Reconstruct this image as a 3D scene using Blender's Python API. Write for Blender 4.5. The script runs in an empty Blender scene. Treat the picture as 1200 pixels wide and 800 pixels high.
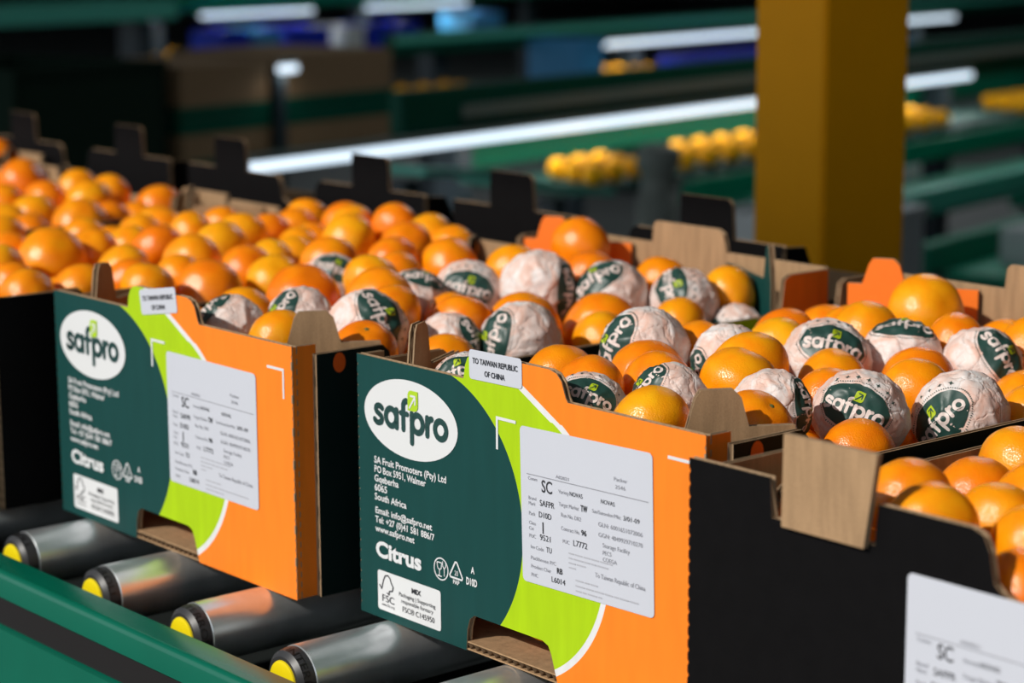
import bpy, bmesh, math, random
from mathutils import Vector, Matrix, Quaternion, noise

random.seed(7)
scene = bpy.context.scene
COL = scene.collection

# ------------------------------------------------------------------ camera
cam_d = bpy.data.cameras.new('camera')
cam = bpy.data.objects.new('camera', cam_d)
COL.objects.link(cam)
R_ = Vector((0.646371, 0.763009, -0.004613)); U_ = Vector((-0.136464, 0.121547, 0.98316)); W_ = Vector((-0.750721, 0.634857, -0.182688))
cam.matrix_world = Matrix(((R_.x, U_.x, -W_.x, 1.89478), (R_.y, U_.y, -W_.y, -1.0252), (R_.z, U_.z, -W_.z, 0.55665), (0, 0, 0, 1)))
cam_d.sensor_width = 36.0
cam_d.lens = 78.02
cam_d.clip_start = 0.05
cam_d.clip_end = 200
cam_d.dof.use_dof = True
cam_d.dof.focus_distance = 1.68
cam_d.dof.aperture_fstop = 5.6
scene.camera = cam

# ------------------------------------------------------------------ world, sun, exposure
world = bpy.data.worlds.new('daylight'); scene.world = world
world.use_nodes = True
wn = world.node_tree.nodes
bgn = wn['Background']
bgn.inputs['Color'].default_value = (0.80, 0.90, 1.0, 1)
bgn.inputs['Strength'].default_value = 0.75

SUN_ELEV = math.radians(35)
SUN_AZ = math.radians(-4)            # measured from -Y, positive towards +X
to_sun = Vector((math.sin(SUN_AZ) * math.cos(SUN_ELEV), -math.cos(SUN_AZ) * math.cos(SUN_ELEV), math.sin(SUN_ELEV)))
sun_d = bpy.data.lights.new('sun', 'SUN'); sun_d.energy = 3.5; sun_d.angle = math.radians(0.6); sun_d.color = (1.0, 0.95, 0.87)
sun = bpy.data.objects.new('sun', sun_d); COL.objects.link(sun)
sun.rotation_euler = to_sun.to_track_quat('Z', 'Y').to_euler()
sun.location = (0, -6, 5)

vs = scene.view_settings
vs.view_transform = 'Standard'; vs.look = 'None'; vs.exposure = 0.0; vs.gamma = 1.0; vs.use_curve_mapping = False

# ------------------------------------------------------------------ materials
def mat_new(name):
    m = bpy.data.materials.new(name); m.use_nodes = True
    return m, m.node_tree.nodes, m.node_tree.links, m.node_tree.nodes['Principled BSDF']

def plain(name, col, rough=0.6, metal=0.0, noise_amt=0.0, scale=30.0, spec=0.5, bump=0.0, bscale=200.0, emit=None):
    m, n, l, p = mat_new(name)
    p.inputs['Base Color'].default_value = (*col, 1)
    p.inputs['Roughness'].default_value = rough
    p.inputs['Metallic'].default_value = metal
    p.inputs['Specular IOR Level'].default_value = spec
    if noise_amt:
        tc = n.new('ShaderNodeTexCoord'); nz = n.new('ShaderNodeTexNoise'); nz.inputs['Scale'].default_value = scale
        nz.inputs['Detail'].default_value = 5
        l.new(tc.outputs['Object'], nz.inputs['Vector'])
        mx = n.new('ShaderNodeMix'); mx.data_type = 'RGBA'
        mx.inputs['A'].default_value = (*[c * (1 - noise_amt) for c in col], 1)
        mx.inputs['B'].default_value = (*[min(1, c * (1 + noise_amt)) for c in col], 1)
        l.new(nz.outputs['Fac'], mx.inputs['Factor']); l.new(mx.outputs['Result'], p.inputs['Base Color'])
    if bump:
        tc = n.new('ShaderNodeTexCoord'); nz = n.new('ShaderNodeTexNoise'); nz.inputs['Scale'].default_value = bscale
        l.new(tc.outputs['Object'], nz.inputs['Vector'])
        b = n.new('ShaderNodeBump'); b.inputs['Strength'].default_value = bump; b.inputs['Distance'].default_value = 0.001
        l.new(nz.outputs['Fac'], b.inputs['Height']); l.new(b.outputs['Normal'], p.inputs['Normal'])
    if emit:
        p.inputs['Emission Color'].default_value = (*emit[0], 1); p.inputs['Emission Strength'].default_value = emit[1]
    return m

DKGREEN = (0.0055, 0.050, 0.046); LIME = (0.37, 0.56, 0.004); ORANGE = (0.93, 0.215, 0.015); WHITE = (0.70, 0.69, 0.69)
def math_node(n, l, op, a, b=None, c=None):
    m = n.new('ShaderNodeMath'); m.operation = op
    for i, v in enumerate((a, b, c)):
        if v is None: continue
        if isinstance(v, (int, float)): m.inputs[i].default_value = v
        else: l.new(v, m.inputs[i])
    return m.outputs[0]

def print_material(name, axis):
    """carton print: dark green, lime band, white line, orange; axis = which carton axis runs along the panel"""
    m, n, l, p = mat_new(name)
    tc = n.new('ShaderNodeTexCoord'); sp = n.new('ShaderNodeSeparateXYZ'); l.new(tc.outputs['Object'], sp.inputs[0])
    u = sp.outputs['X'] if axis == 'x' else math_node(n, l, 'ADD', math_node(n, l, 'MULTIPLY', sp.outputs['Y'], 0.8), -0.17)
    z = sp.outputs['Z']
    def dist(cx, cz):
        dx = math_node(n, l, 'SUBTRACT', u, cx); dz = math_node(n, l, 'SUBTRACT', z, cz)
        return math_node(n, l, 'SQRT', math_node(n, l, 'ADD', math_node(n, l, 'MULTIPLY', dx, dx), math_node(n, l, 'MULTIPLY', dz, dz)))
    d1 = dist(0.0912, 0.1055); d2 = dist(0.1916, 0.105)
    dark = math_node(n, l, 'MAXIMUM', math_node(n, l, 'LESS_THAN', d1, 0.1167), math_node(n, l, 'LESS_THAN', u, 0.0912))
    g_c = math_node(n, l, 'SUBTRACT', d2, 0.112)
    line = math_node(n, l, 'MULTIPLY', math_node(n, l, 'ADD', math_node(n, l, 'MULTIPLY', math_node(n, l, 'SUBTRACT', u, 0.175), 0.54), math_node(n, l, 'SUBTRACT', z, 0.24)), 0.88)
    hi = math_node(n, l, 'GREATER_THAN', z, 0.2)
    g = math_node(n, l, 'ADD', math_node(n, l, 'MULTIPLY', hi, line), math_node(n, l, 'MULTIPLY', math_node(n, l, 'SUBTRACT', 1.0, hi), g_c))
    orange = math_node(n, l, 'GREATER_THAN', g, 0.0)
    white = math_node(n, l, 'LESS_THAN', math_node(n, l, 'ABSOLUTE', math_node(n, l, 'ADD', g, 0.002)), 0.0026)
    def mix(f, a, b):
        x = n.new('ShaderNodeMix'); x.data_type = 'RGBA'
        l.new(f, x.inputs['Factor'])
        for s, v in (('A', a), ('B', b)):
            if isinstance(v, tuple): x.inputs[s].default_value = (*v, 1)
            else: l.new(v, x.inputs[s])
        return x.outputs['Result']
    c = mix(orange, LIME, ORANGE); c = mix(white, c, WHITE); c = mix(dark, c, DKGREEN if axis == 'x' else (0.0030, 0.0125, 0.0110))  # side panels take a deeper dark green, their shade put into the colour
    # flute show-through and rub marks
    nz = n.new('ShaderNodeTexNoise'); nz.inputs['Scale'].default_value = 90; nz.inputs['Detail'].default_value = 6
    mp = n.new('ShaderNodeMapping'); mp.inputs['Scale'].default_value = (1, 1, 0.15)
    l.new(tc.outputs['Object'], mp.inputs[0]); l.new(mp.outputs[0], nz.inputs['Vector'])
    hsv = n.new('ShaderNodeHueSaturation'); l.new(c, hsv.inputs['Color'])
    l.new(math_node(n, l, 'ADD', math_node(n, l, 'MULTIPLY', nz.outputs['Fac'], 0.3), 0.87), hsv.inputs['Value'])
    l.new(hsv.outputs['Color'], p.inputs['Base Color'])
    p.inputs['Roughness'].default_value = 0.55; p.inputs['Specular IOR Level'].default_value = 0.2
    b = n.new('ShaderNodeBump'); b.inputs['Strength'].default_value = 0.12; b.inputs['Distance'].default_value = 0.001
    l.new(nz.outputs['Fac'], b.inputs['Height']); l.new(b.outputs['Normal'], p.inputs['Normal'])
    return m

def kraft_material(name, col):
    m, n, l, p = mat_new(name)
    tc = n.new('ShaderNodeTexCoord')
    mp = n.new('ShaderNodeMapping'); mp.inputs['Scale'].default_value = (1, 1, 0.12); l.new(tc.outputs['Object'], mp.inputs[0])
    nz = n.new('ShaderNodeTexNoise'); nz.inputs['Scale'].default_value = 160; nz.inputs['Detail'].default_value = 8; l.new(mp.outputs[0], nz.inputs['Vector'])
    n2 = n.new('ShaderNodeTexNoise'); n2.inputs['Scale'].default_value = 900; l.new(tc.outputs['Object'], n2.inputs['Vector'])
    f = math_node(n, l, 'ADD', math_node(n, l, 'MULTIPLY', nz.outputs['Fac'], 0.7), math_node(n, l, 'MULTIPLY', n2.outputs['Fac'], 0.4))
    cr = n.new('ShaderNodeValToRGB'); l.new(f, cr.inputs['Fac'])
    cr.color_ramp.elements[0].position = 0.3; cr.color_ramp.elements[0].color = (*[c * 0.68 for c in col], 1)
    cr.color_ramp.elements[1].position = 0.75; cr.color_ramp.elements[1].color = (*[c * 1.15 for c in col], 1)
    l.new(cr.outputs['Color'], p.inputs['Base Color'])
    p.inputs['Roughness'].default_value = 0.85; p.inputs['Specular IOR Level'].default_value = 0.2
    b = n.new('ShaderNodeBump'); b.inputs['Strength'].default_value = 0.25; b.inputs['Distance'].default_value = 0.0008
    l.new(f, b.inputs['Height']); l.new(b.outputs['Normal'], p.inputs['Normal'])
    return m

def skin_material():
    m, n, l, p = mat_new('mandarin_skin')
    tc = n.new('ShaderNodeTexCoord'); oi = n.new('ShaderNodeObjectInfo')
    nz = n.new('ShaderNodeTexNoise'); nz.inputs['Scale'].default_value = 1.6; nz.inputs['Detail'].default_value = 4
    off = n.new('ShaderNodeVectorMath'); off.operation = 'ADD'; l.new(tc.outputs['Object'], off.inputs[0])
    cmb = n.new('ShaderNodeCombineXYZ')
    l.new(math_node(n, l, 'MULTIPLY', oi.outputs['Random'], 37.0), cmb.inputs[0]); l.new(cmb.outputs[0], off.inputs[1]); l.new(off.outputs[0], nz.inputs['Vector'])
    f = math_node(n, l, 'ADD', math_node(n, l, 'MULTIPLY', oi.outputs['Random'], 0.75), math_node(n, l, 'MULTIPLY', math_node(n, l, 'SUBTRACT', nz.outputs['Fac'], 0.5), 1.1))
    cr = n.new('ShaderNodeValToRGB'); l.new(f, cr.inputs['Fac'])
    e = cr.color_ramp.elements
    e[0].position = 0.0; e[0].color = (0.92, 0.205, 0.0015, 1)
    e[1].position = 1.0; e[1].color = (0.98, 0.47, 0.006, 1)
    k = e.new(0.45); k.color = (0.97, 0.315, 0.002, 1)
    # pores
    vo = n.new('ShaderNodeTexVoronoi'); vo.inputs['Scale'].default_value = 26; l.new(tc.outputs['Object'], vo.inputs['Vector'])
    n2 = n.new('ShaderNodeTexNoise'); n2.inputs['Scale'].default_value = 14; l.new(tc.outputs['Object'], n2.inputs['Vector'])
    hh = math_node(n, l, 'ADD', math_node(n, l, 'MULTIPLY', vo.outputs['Distance'], 0.8), math_node(n, l, 'MULTIPLY', n2.outputs['Fac'], 0.3))
    b = n.new('ShaderNodeBump'); b.inputs['Strength'].default_value = 0.35; b.inputs['Distance'].default_value = 0.0008
    l.new(hh, b.inputs['Height']); l.new(b.outputs['Normal'], p.inputs['Normal'])
    l.new(cr.outputs['Color'], p.inputs['Base Color'])
    p.inputs['Roughness'].default_value = 0.27; p.inputs['Specular IOR Level'].default_value = 0.6
    p.inputs['Subsurface Weight'].default_value = 0.0
    p.inputs['Coat Weight'].default_value = 0.0; p.inputs['Coat Roughness'].default_value = 0.2
    return m

def tissue_material():
    m, n, l, p = mat_new('wrapping_tissue')
    tc = n.new('ShaderNodeTexCoord')
    nz = n.new('ShaderNodeTexNoise'); nz.inputs['Scale'].default_value = 1.7; nz.inputs['Detail'].default_value = 6; nz.inputs['Distortion'].default_value = 1.2
    l.new(tc.outputs['Object'], nz.inputs['Vector'])
    cr = n.new('ShaderNodeValToRGB'); l.new(nz.outputs['Fac'], cr.inputs['Fac'])
    cr.color_ramp.elements[0].position = 0.36; cr.color_ramp.elements[0].color = (0.80, 0.53, 0.44, 1)
    cr.color_ramp.elements[1].position = 0.66; cr.color_ramp.elements[1].color = (0.82, 0.78, 0.77, 1)
    k = cr.color_ramp.elements.new(0.5); k.color = (0.80, 0.66, 0.61, 1)
    # faint drawn citrus outlines
    vo = n.new('ShaderNodeTexVoronoi'); vo.feature = 'F1'; vo.inputs['Scale'].default_value = 1.7; l.new(tc.outputs['Object'], vo.inputs['Vector'])
    ring = math_node(n, l, 'LESS_THAN', math_node(n, l, 'ABSOLUTE', math_node(n, l, 'SUBTRACT', math_node(n, l, 'FRACT', math_node(n, l, 'MULTIPLY', vo.outputs['Distance'], 5.0)), 0.5)), 0.045)
    mx = n.new('ShaderNodeMix'); mx.data_type = 'RGBA'; l.new(math_node(n, l, 'MULTIPLY', ring, 0.35), mx.inputs['Factor'])
    l.new(cr.outputs['Color'], mx.inputs['A']); mx.inputs['B'].default_value = (0.62, 0.36, 0.27, 1)
    l.new(mx.outputs['Result'], p.inputs['Base Color'])
    p.inputs['Roughness'].default_value = 0.5; p.inputs['Specular IOR Level'].default_value = 0.3
    v2 = n.new('ShaderNodeTexVoronoi'); v2.feature = 'DISTANCE_TO_EDGE'; v2.inputs['Scale'].default_value = 3.2
    wv = n.new('ShaderNodeTexNoise'); wv.inputs['Scale'].default_value = 3; wv.inputs['Detail'].default_value = 3; l.new(tc.outputs['Object'], wv.inputs['Vector'])
    wm = n.new('ShaderNodeMix'); wm.data_type = 'RGBA'; wm.inputs['Factor'].default_value = 0.35; l.new(tc.outputs['Object'], wm.inputs['A']); l.new(wv.outputs['Color'], wm.inputs['B'])
    l.new(wm.outputs['Result'], v2.inputs['Vector'])
    hgt = math_node(n, l, 'ADD', math_node(n, l, 'MINIMUM', v2.outputs['Distance'], 0.12), math_node(n, l, 'MULTIPLY', wv.outputs['Fac'], 0.25))
    b = n.new('ShaderNodeBump'); b.inputs['Strength'].default_value = 0.45; b.inputs['Distance'].default_value = 0.010
    l.new(hgt, b.inputs['Height']); l.new(b.outputs['Normal'], p.inputs['Normal'])
    return m

def steel_material():
    m, n, l, p = mat_new('galvanised_steel')
    tc = n.new('ShaderNodeTexCoord'); nz = n.new('ShaderNodeTexNoise'); nz.inputs['Scale'].default_value = 25; nz.inputs['Detail'].default_value = 8
    l.new(tc.outputs['Object'], nz.inputs['Vector'])
    cr = n.new('ShaderNodeValToRGB'); l.new(nz.outputs['Fac'], cr.inputs['Fac'])
    cr.color_ramp.elements[0].position = 0.3; cr.color_ramp.elements[0].color = (0.58, 0.61, 0.63, 1)
    cr.color_ramp.elements[1].position = 0.7; cr.color_ramp.elements[1].color = (0.82, 0.85, 0.87, 1)
    l.new(cr.outputs['Color'], p.inputs['Base Color'])
    p.inputs['Metallic'].default_value = 0.78
    l.new(math_node(n, l, 'ADD', math_node(n, l, 'MULTIPLY', nz.outputs['Fac'], 0.22), 0.20), p.inputs['Roughness'])
    return m

M = {}
M['print_x'] = print_material('carton_print_end', 'x')
M['print_y'] = print_material('carton_print_side', 'y')
M['kraft'] = kraft_material('kraft_board', (0.39, 0.242, 0.130))
M['kraft_edge'] = kraft_material('kraft_cut_edge', (0.40, 0.27, 0.16))
M['flute'] = kraft_material('kraft_flute', (0.22, 0.14, 0.08))
M['black_print'] = plain('black_carton_print', (0.0050, 0.0045, 0.0048), 0.65, noise_amt=0.25, scale=60, spec=0.06, bump=0.15, bscale=220)
M['orange_print'] = plain('orange_carton_print', (0.93, 0.20, 0.016), 0.5, noise_amt=0.06, scale=80, spec=0.35)
M['green_print'] = plain('dark_green_print', DKGREEN, 0.5, noise_amt=0.1, scale=80, spec=0.2)
M['white_ink'] = plain('white_ink', (0.68, 0.68, 0.685), 0.6, spec=0.2)
M['green_ink'] = plain('dark_green_ink', (0.009, 0.05, 0.045), 0.55)
M['lime_ink'] = plain('lime_ink', (0.40, 0.60, 0.01), 0.55)
M['label_paper'] = plain('label_paper', (0.565, 0.575, 0.635), 0.45, noise_amt=0.02, scale=15)
M['black_ink'] = plain('black_ink', (0.025, 0.025, 0.03), 0.6)
M['grey_ink'] = plain('grey_ink', (0.26, 0.26, 0.29), 0.6)
M['pale_ink'] = plain('pale_grey_ink', (0.42, 0.42, 0.46), 0.6)
M['orange_dot'] = plain('orange_dot_ink', (0.85, 0.12, 0.01), 0.5)
M['skin'] = skin_material()
M['skin_packed'] = plain('packed_mandarin_skin', (0.95, 0.28, 0.002), 0.3, noise_amt=0.12, scale=12)
M['far_skin'] = plain('yellow_orange_far_skin', (0.95, 0.42, 0.008), 0.6, noise_amt=0.15, scale=3, spec=0.1)
M['calyx'] = plain('green_brown_calyx', (0.10, 0.13, 0.03), 0.8)
M['tissue'] = tissue_material()
M['tissue_green'] = plain('tissue_green_print', (0.018, 0.058, 0.048), 0.42, noise_amt=0.35, scale=3, bump=0.0)
M['tissue_ink'] = plain('tissue_white_print', (0.74, 0.63, 0.59), 0.5, noise_amt=0.15, scale=4)
M['tissue_lime'] = plain('tissue_lime_print', (0.42, 0.55, 0.01), 0.5)
M['tissue_star'] = plain('tissue_star_print', (0.035, 0.075, 0.062), 0.6)
M['steel'] = steel_material()
M['bearing'] = plain('black_bearing_plastic', (0.028, 0.028, 0.031), 0.42)
M['bearing_text'] = plain('raised_bearing_lettering', (0.004, 0.004, 0.004), 0.5)
M['yellow_cap'] = plain('yellow_cap_plastic', (0.85, 0.66, 0.004), 0.4)
M['rail_green'] = plain('green_rail_paint', (0.0004, 0.112, 0.068), 0.24, noise_amt=0.12, scale=14, spec=0.5, bump=0.05, bscale=60)
M['rail_strip'] = plain('black_rail_strip', (0.011, 0.009, 0.009), 0.6, spec=0.25)
M['dark_gap'] = plain('roller_gap_shade', (0.012, 0.016, 0.016), 0.6)
M['yellow_paint'] = plain('yellow_column_paint', (0.90, 0.37, 0.0005), 0.6, spec=0.15, noise_amt=0.08, scale=8)
M['bg_green'] = plain('green_machine_paint', (0.002, 0.205, 0.115), 0.4, spec=0.2)
M['bg_green_dark'] = plain('dark_green_machine_paint', (0.001, 0.060, 0.036), 0.5, spec=0.12)
M['bg_teal'] = plain('pale_teal_panel', (0.085, 0.44, 0.33), 0.4, spec=0.3)
M['bg_grey'] = plain('grey_machine_paint', (0.17, 0.19, 0.17), 0.5, spec=0.2)
M['bg_lgrey'] = plain('light_grey_panel', (0.55, 0.58, 0.58), 0.5)
M['bg_dark'] = plain('dark_steel', (0.02, 0.035, 0.045), 0.5)
M['bg_blue'] = plain('royal_blue_plastic', (0.010, 0.030, 0.42), 0.5, spec=0.2)
M['bg_lblue'] = plain('light_blue_plastic', (0.05, 0.28, 0.55), 0.5)
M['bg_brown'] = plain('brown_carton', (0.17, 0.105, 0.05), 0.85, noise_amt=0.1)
M['bin_green'] = plain('very_dark_green_bin', (0.004, 0.014, 0.008), 0.8, spec=0.1)
M['belt'] = plain('dark_belt_rubber', (0.008, 0.06, 0.045), 0.7)
M['tube'] = plain('lit_led_tube', (0.8, 0.85, 0.9), 0.5, emit=((0.72, 0.86, 1.0), 1.5))
M['fill_lamp_glass'] = plain('fill_lamp_diffuser', (0.8, 0.8, 0.8), 0.5, emit=((0.92, 0.97, 1.0), 6.0))
M['floor'] = plain('concrete_floor', (0.055, 0.065, 0.062), 0.6, noise_amt=0.25, scale=3)
M['roof'] = plain('grey_roof_sheet', (0.30, 0.31, 0.31), 0.7, noise_amt=0.08, scale=2)
M['wall'] = plain('grey_green_wall_sheet', (0.06, 0.075, 0.07), 0.7, noise_amt=0.1, scale=2)

# ------------------------------------------------------------------ helpers
def link(o, parent=None):
    COL.objects.link(o)
    if parent is not None: o.parent = parent
    return o

def mesh_obj(name, verts, faces, mats, parent=None, fmat=None, smooth=False):
    me = bpy.data.meshes.new(name); me.from_pydata([tuple(v) for v in verts], [], faces); 
    for m in (mats if isinstance(mats, (list, tuple)) else [mats]): me.materials.append(m)
    if fmat: me.polygons.foreach_set('material_index', fmat)
    if smooth: me.polygons.foreach_set('use_smooth', [True] * len(me.polygons))
    me.update()
    return link(bpy.data.objects.new(name, me), parent)

def bm_obj(name, bm, mats, parent=None, smooth=False):
    me = bpy.data.meshes.new(name); bm.to_mesh(me); bm.free()
    for m in (mats if isinstance(mats, (list, tuple)) else [mats]): me.materials.append(m)
    if smooth: me.polygons.foreach_set('use_smooth', [True] * len(me.polygons))
    return link(bpy.data.objects.new(name, me), parent)

def tag(o, label, cat, group=None, kind=None):
    if label: o['label'] = label
    if cat: o['category'] = cat
    if group: o['group'] = group
    if kind: o['kind'] = kind
    return o

def empty(name, loc, rz=0.0):
    o = bpy.data.objects.new(name, None); o.empty_display_size = 0.05
    o.location = loc; o.rotation_euler = (0, 0, rz)
    return link(o)

def add_box(bm, x0, x1, y0, y1, z0, z1, mi=0, xf=None):
    c = [(x0, y0, z0), (x1, y0, z0), (x1, y1, z0), (x0, y1, z0), (x0, y0, z1), (x1, y0, z1), (x1, y1, z1), (x0, y1, z1)]
    v = [bm.verts.new(xf(*p) if xf else p) for p in c]
    for f in ((0, 3, 2, 1), (4, 5, 6, 7), (0, 1, 5, 4), (1, 2, 6, 5), (2, 3, 7, 6), (3, 0, 4, 7)):
        fc = bm.faces.new([v[i] for i in f]); fc.material_index = mi

# 2-D strokes: every shape is a list of (verts2d, faces)
def stroke(pts, w, closed=False, caps=True):
    vs, fs = [], []
    n = len(pts)
    segs = [(i, (i + 1) % n) for i in range(n if closed else n - 1)]
    for a, b in segs:
        p, q = Vector(pts[a]), Vector(pts[b]); d = q - p
        if d.length < 1e-9: continue
        nn = Vector((-d.y, d.x)).normalized() * w / 2
        k = len(vs); vs += [p - nn, q - nn, q + nn, p + nn]; fs.append((k, k + 1, k + 2, k + 3))
    if caps:
        for i, p in enumerate(pts):
            if not closed and caps == 'butt' and i in (0, n - 1): continue
            k = len(vs); m = 8
            vs += [Vector((p[0] + math.cos(t * 2 * math.pi / m) * w / 2, p[1] + math.sin(t * 2 * math.pi / m) * w / 2)) for t in range(m)]
            fs.append(tuple(range(k, k + m)))
    return vs, fs

def merge(shapes, ox=0, oy=0, sx=1, sy=None):
    sy = sx if sy is None else sy
    vs, fs = [], []
    for v, f in shapes:
        k = len(vs); vs += [Vector((p[0] * sx + ox, p[1] * sy + oy)) for p in v]; fs += [tuple(i + k for i in t) for t in f]
    return vs, fs

def arc(cx, cy, rx, ry, a0, a1, n=14):
    return [(cx + rx * math.cos(math.radians(a0 + (a1 - a0) * i / n)), cy + ry * math.sin(math.radians(a0 + (a1 - a0) * i / n))) for i in range(n + 1)]

def disc2(cx, cy, rx, ry, n=40, rings=1):
    vs = [Vector((cx, cy))]; fs = []
    for r in range(1, rings + 1):
        for i in range(n):
            t = 2 * math.pi * i / n; vs.append(Vector((cx + rx * r / rings * math.cos(t), cy + ry * r / rings * math.sin(t))))
    for i in range(n): fs.append((0, 1 + i, 1 + (i + 1) % n))
    for r in range(1, rings):
        b0 = 1 + (r - 1) * n; b1 = 1 + r * n
        for i in range(n):
            j = (i + 1) % n; fs.append((b0 + i, b1 + i, b1 + j, b0 + j))
    return vs, fs

def rrect(x0, x1, y0, y1, r, n=5):
    p = []
    for cx, cy, a in ((x1 - r, y0 + r, -90), (x1 - r, y1 - r, 0), (x0 + r, y1 - r, 90), (x0 + r, y0 + r, 180)):
        p += [Vector(q) for q in arc(cx, cy, r, r, a, a + 90, n)]
    return p, [tuple(range(len(p)))]

def logo_letters():
    """word 'safpro' in a round geometric face, x-height 1, returns shapes and total width"""
    w = 0.27; sh = []; x = 0
    sh.append(stroke([(0.62, 0.78), (0.5, 0.865), (0.34, 0.87), (0.2, 0.80), (0.17, 0.69), (0.24, 0.59), (0.40, 0.52), (0.56, 0.44), (0.61, 0.32), (0.55, 0.19), (0.38, 0.13), (0.22, 0.14), (0.09, 0.24)], w * 0.95)); x = 0.82
    sh.append(stroke(arc(x + 0.42, 0.5, 0.36, 0.37, 0, 360, 22)[:-1], w, True)); sh.append(stroke([(x + 0.80, 0.13), (x + 0.80, 0.87)], w)); x += 1.02
    sh.append(stroke([(x + 0.24, 0.13), (x + 0.24, 1.12)] + arc(x + 0.5, 1.12, 0.26, 0.24, 180, 95, 7), w)); sh.append(stroke([(x + 0.06, 0.80), (x + 0.52, 0.80)], w * 0.85)); x += 0.66
    sh.append(stroke(arc(x + 0.54, 0.5, 0.36, 0.37, 0, 360, 22)[:-1], w, True)); sh.append(stroke([(x + 0.16, 0.87), (x + 0.16, -0.36)], w)); x += 1.06
    sh.append(stroke([(x + 0.14, 0.13), (x + 0.14, 0.87)], w)); sh.append(stroke([(x + 0.14, 0.5)] + arc(x + 0.46, 0.5, 0.32, 0.36, 180, 95, 7), w)); x += 0.60
    sh.append(stroke(arc(x + 0.42, 0.5, 0.37, 0.37, 0, 360, 22)[:-1], w, True)); x += 0.86
    return sh, x

def leaf_shape():
    """leaf with two pointed corners, unit height"""
    p = [(0, 0)] + arc(0.28, 0.72, 0.28, 0.28, 180, 90, 6) + [(0.8, 1.0)] + arc(0.52, 0.28, 0.28, 0.28, 0, -90, 6)
    p = [Vector(q) for q in p]
    return p, [tuple(range(len(p)))]

def arrow_shapes():
    return [stroke([(0.16, 0.14), (0.6, 0.72)], 0.1), stroke([(0.27, 0.74), (0.61, 0.74), (0.61, 0.36)], 0.1)]

_tcache = {}
def text_shape(s, bold=0.0):
    """flat text in the built-in typeface as a 2-D shape with unit cap height; returns (verts, faces, width)"""
    if (s, bold) in _tcache: return _tcache[(s, bold)]
    cu = bpy.data.curves.new('t', 'FONT'); cu.body = s; cu.size = 1.0; cu.resolution_u = 3; cu.offset = bold
    ob = bpy.data.objects.new('t', cu)
    me = bpy.data.meshes.new_from_object(ob)
    vs = [Vector((v.co.x, v.co.y)) for v in me.vertices]; fs = [tuple(p.vertices) for p in me.polygons]
    bpy.data.objects.remove(ob); bpy.data.curves.remove(cu); bpy.data.meshes.remove(me)
    k = 1 / 0.69
    vs = [v * k for v in vs]
    w = max((v.x for v in vs), default=0)
    _tcache[(s, bold)] = (vs, fs, w)
    return _tcache[(s, bold)]

def text_at(s, x, y, h, width=None, bold=0.0):
    v, f, w = text_shape(s, round(min(0.05, bold / h * 0.5), 3))
    sx = (width / w) if width else h
    return merge([(v, f)], x, y, sx, h)

def island_levels(nv, faces):
    lv = [None] * nv; k = 0
    for f in faces:
        known = [lv[i] for i in f if lv[i] is not None]
        if known: val = known[0]
        else: val = k % 12; k += 1
        for i in f:
            if lv[i] is None: lv[i] = val
    return [x or 0 for x in lv]

def decal(name, shape, mat, parent, n, place=None):
    """flat print on a carton end; n = how far proud of the face (towards -Y)"""
    v, f = shape
    if place: v = [place(p) for p in v]
    lv = island_levels(len(v), f)
    return mesh_obj(name, [(p[0], -n - lv[i] * 1.5e-5, p[1]) for i, p in enumerate(v)], f, mat, parent)

# ------------------------------------------------------------------ setting: building shell
FLOOR_Z = -1.0
def slab(name, x0, x1, y0, y1, z0, z1, mat):
    bm = bmesh.new(); add_box(bm, x0, x1, y0, y1, z0, z1)
    return tag(bm_obj(name, bm, mat), None, None, kind='structure')
slab('floor', -34, 14, -4, 34, FLOOR_Z - 0.1, FLOOR_Z, M['floor'])
EAVE_Y = -4.0
EAVE_Z = 0.285 + math.tan(SUN_ELEV) / math.cos(SUN_AZ) * (0.70 - EAVE_Y)  # unseen roof edge, set so it cuts the sun off just behind the cartons
slab('ceiling', -34, 14, EAVE_Y, 34, EAVE_Z, EAVE_Z + 0.2, M['roof'])
slab('wall_back', -34, 14, 34, 34.2, FLOOR_Z, EAVE_Z, M['wall'])
slab('wall_left', -34.2, -34, -4, 34, FLOOR_Z, EAVE_Z, M['wall'])
slab('wall_right', 14, 14.2, -4, 34, FLOOR_Z, EAVE_Z, M['wall'])
# deck under the conveyor legs is the floor itself

# ------------------------------------------------------------------ fill lamps added out of view to brighten the hall
HALL_W = 30.0
def fill_lamp(x, y, label):
    root = empty('fill_lamp', (x, y, EAVE_Z)); tag(root, label, 'lamp', 'unseen fill lamps added over the hall')
    bm = bmesh.new(); add_box(bm, -0.6, 0.6, -0.15, 0.15, -0.36, -0.30); bm_obj('fill_lamp_housing', bm, M['bg_grey'], root)
    for s in (-0.5, 0.5):
        bm = bmesh.new(); add_box(bm, s - 0.006, s + 0.006, -0.006, 0.006, -0.30, 0.0); bm_obj('hanger', bm, M['bg_dark'], root)
    bm = bmesh.new(); add_box(bm, -0.55, 0.55, -0.12, 0.12, -0.366, -0.36); bm_obj('diffuser', bm, M['fill_lamp_glass'], root)
    ld = bpy.data.lights.new('fill_light', 'AREA'); ld.shape = 'RECTANGLE'; ld.size = 1.1; ld.size_y = 0.24; ld.energy = HALL_W; ld.color = (0.92, 0.97, 1.0)
    lo = bpy.data.objects.new('fill_light', ld); link(lo, root); lo.location = (0, 0, -0.372)
FILL_LAMP_AT = [(-3.0, 5.6), (-4.4, 8.6), (-7.0, 10.6), (-10.5, 13.0), (-14.5, 12.0)]
for i, (x, y) in enumerate(FILL_LAMP_AT):
    fill_lamp(x, y, 'long fill lamp added out of view over the hall, number %s from the open side' % ('one', 'two', 'three', 'four', 'five', 'six', 'seven')[i])

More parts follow.
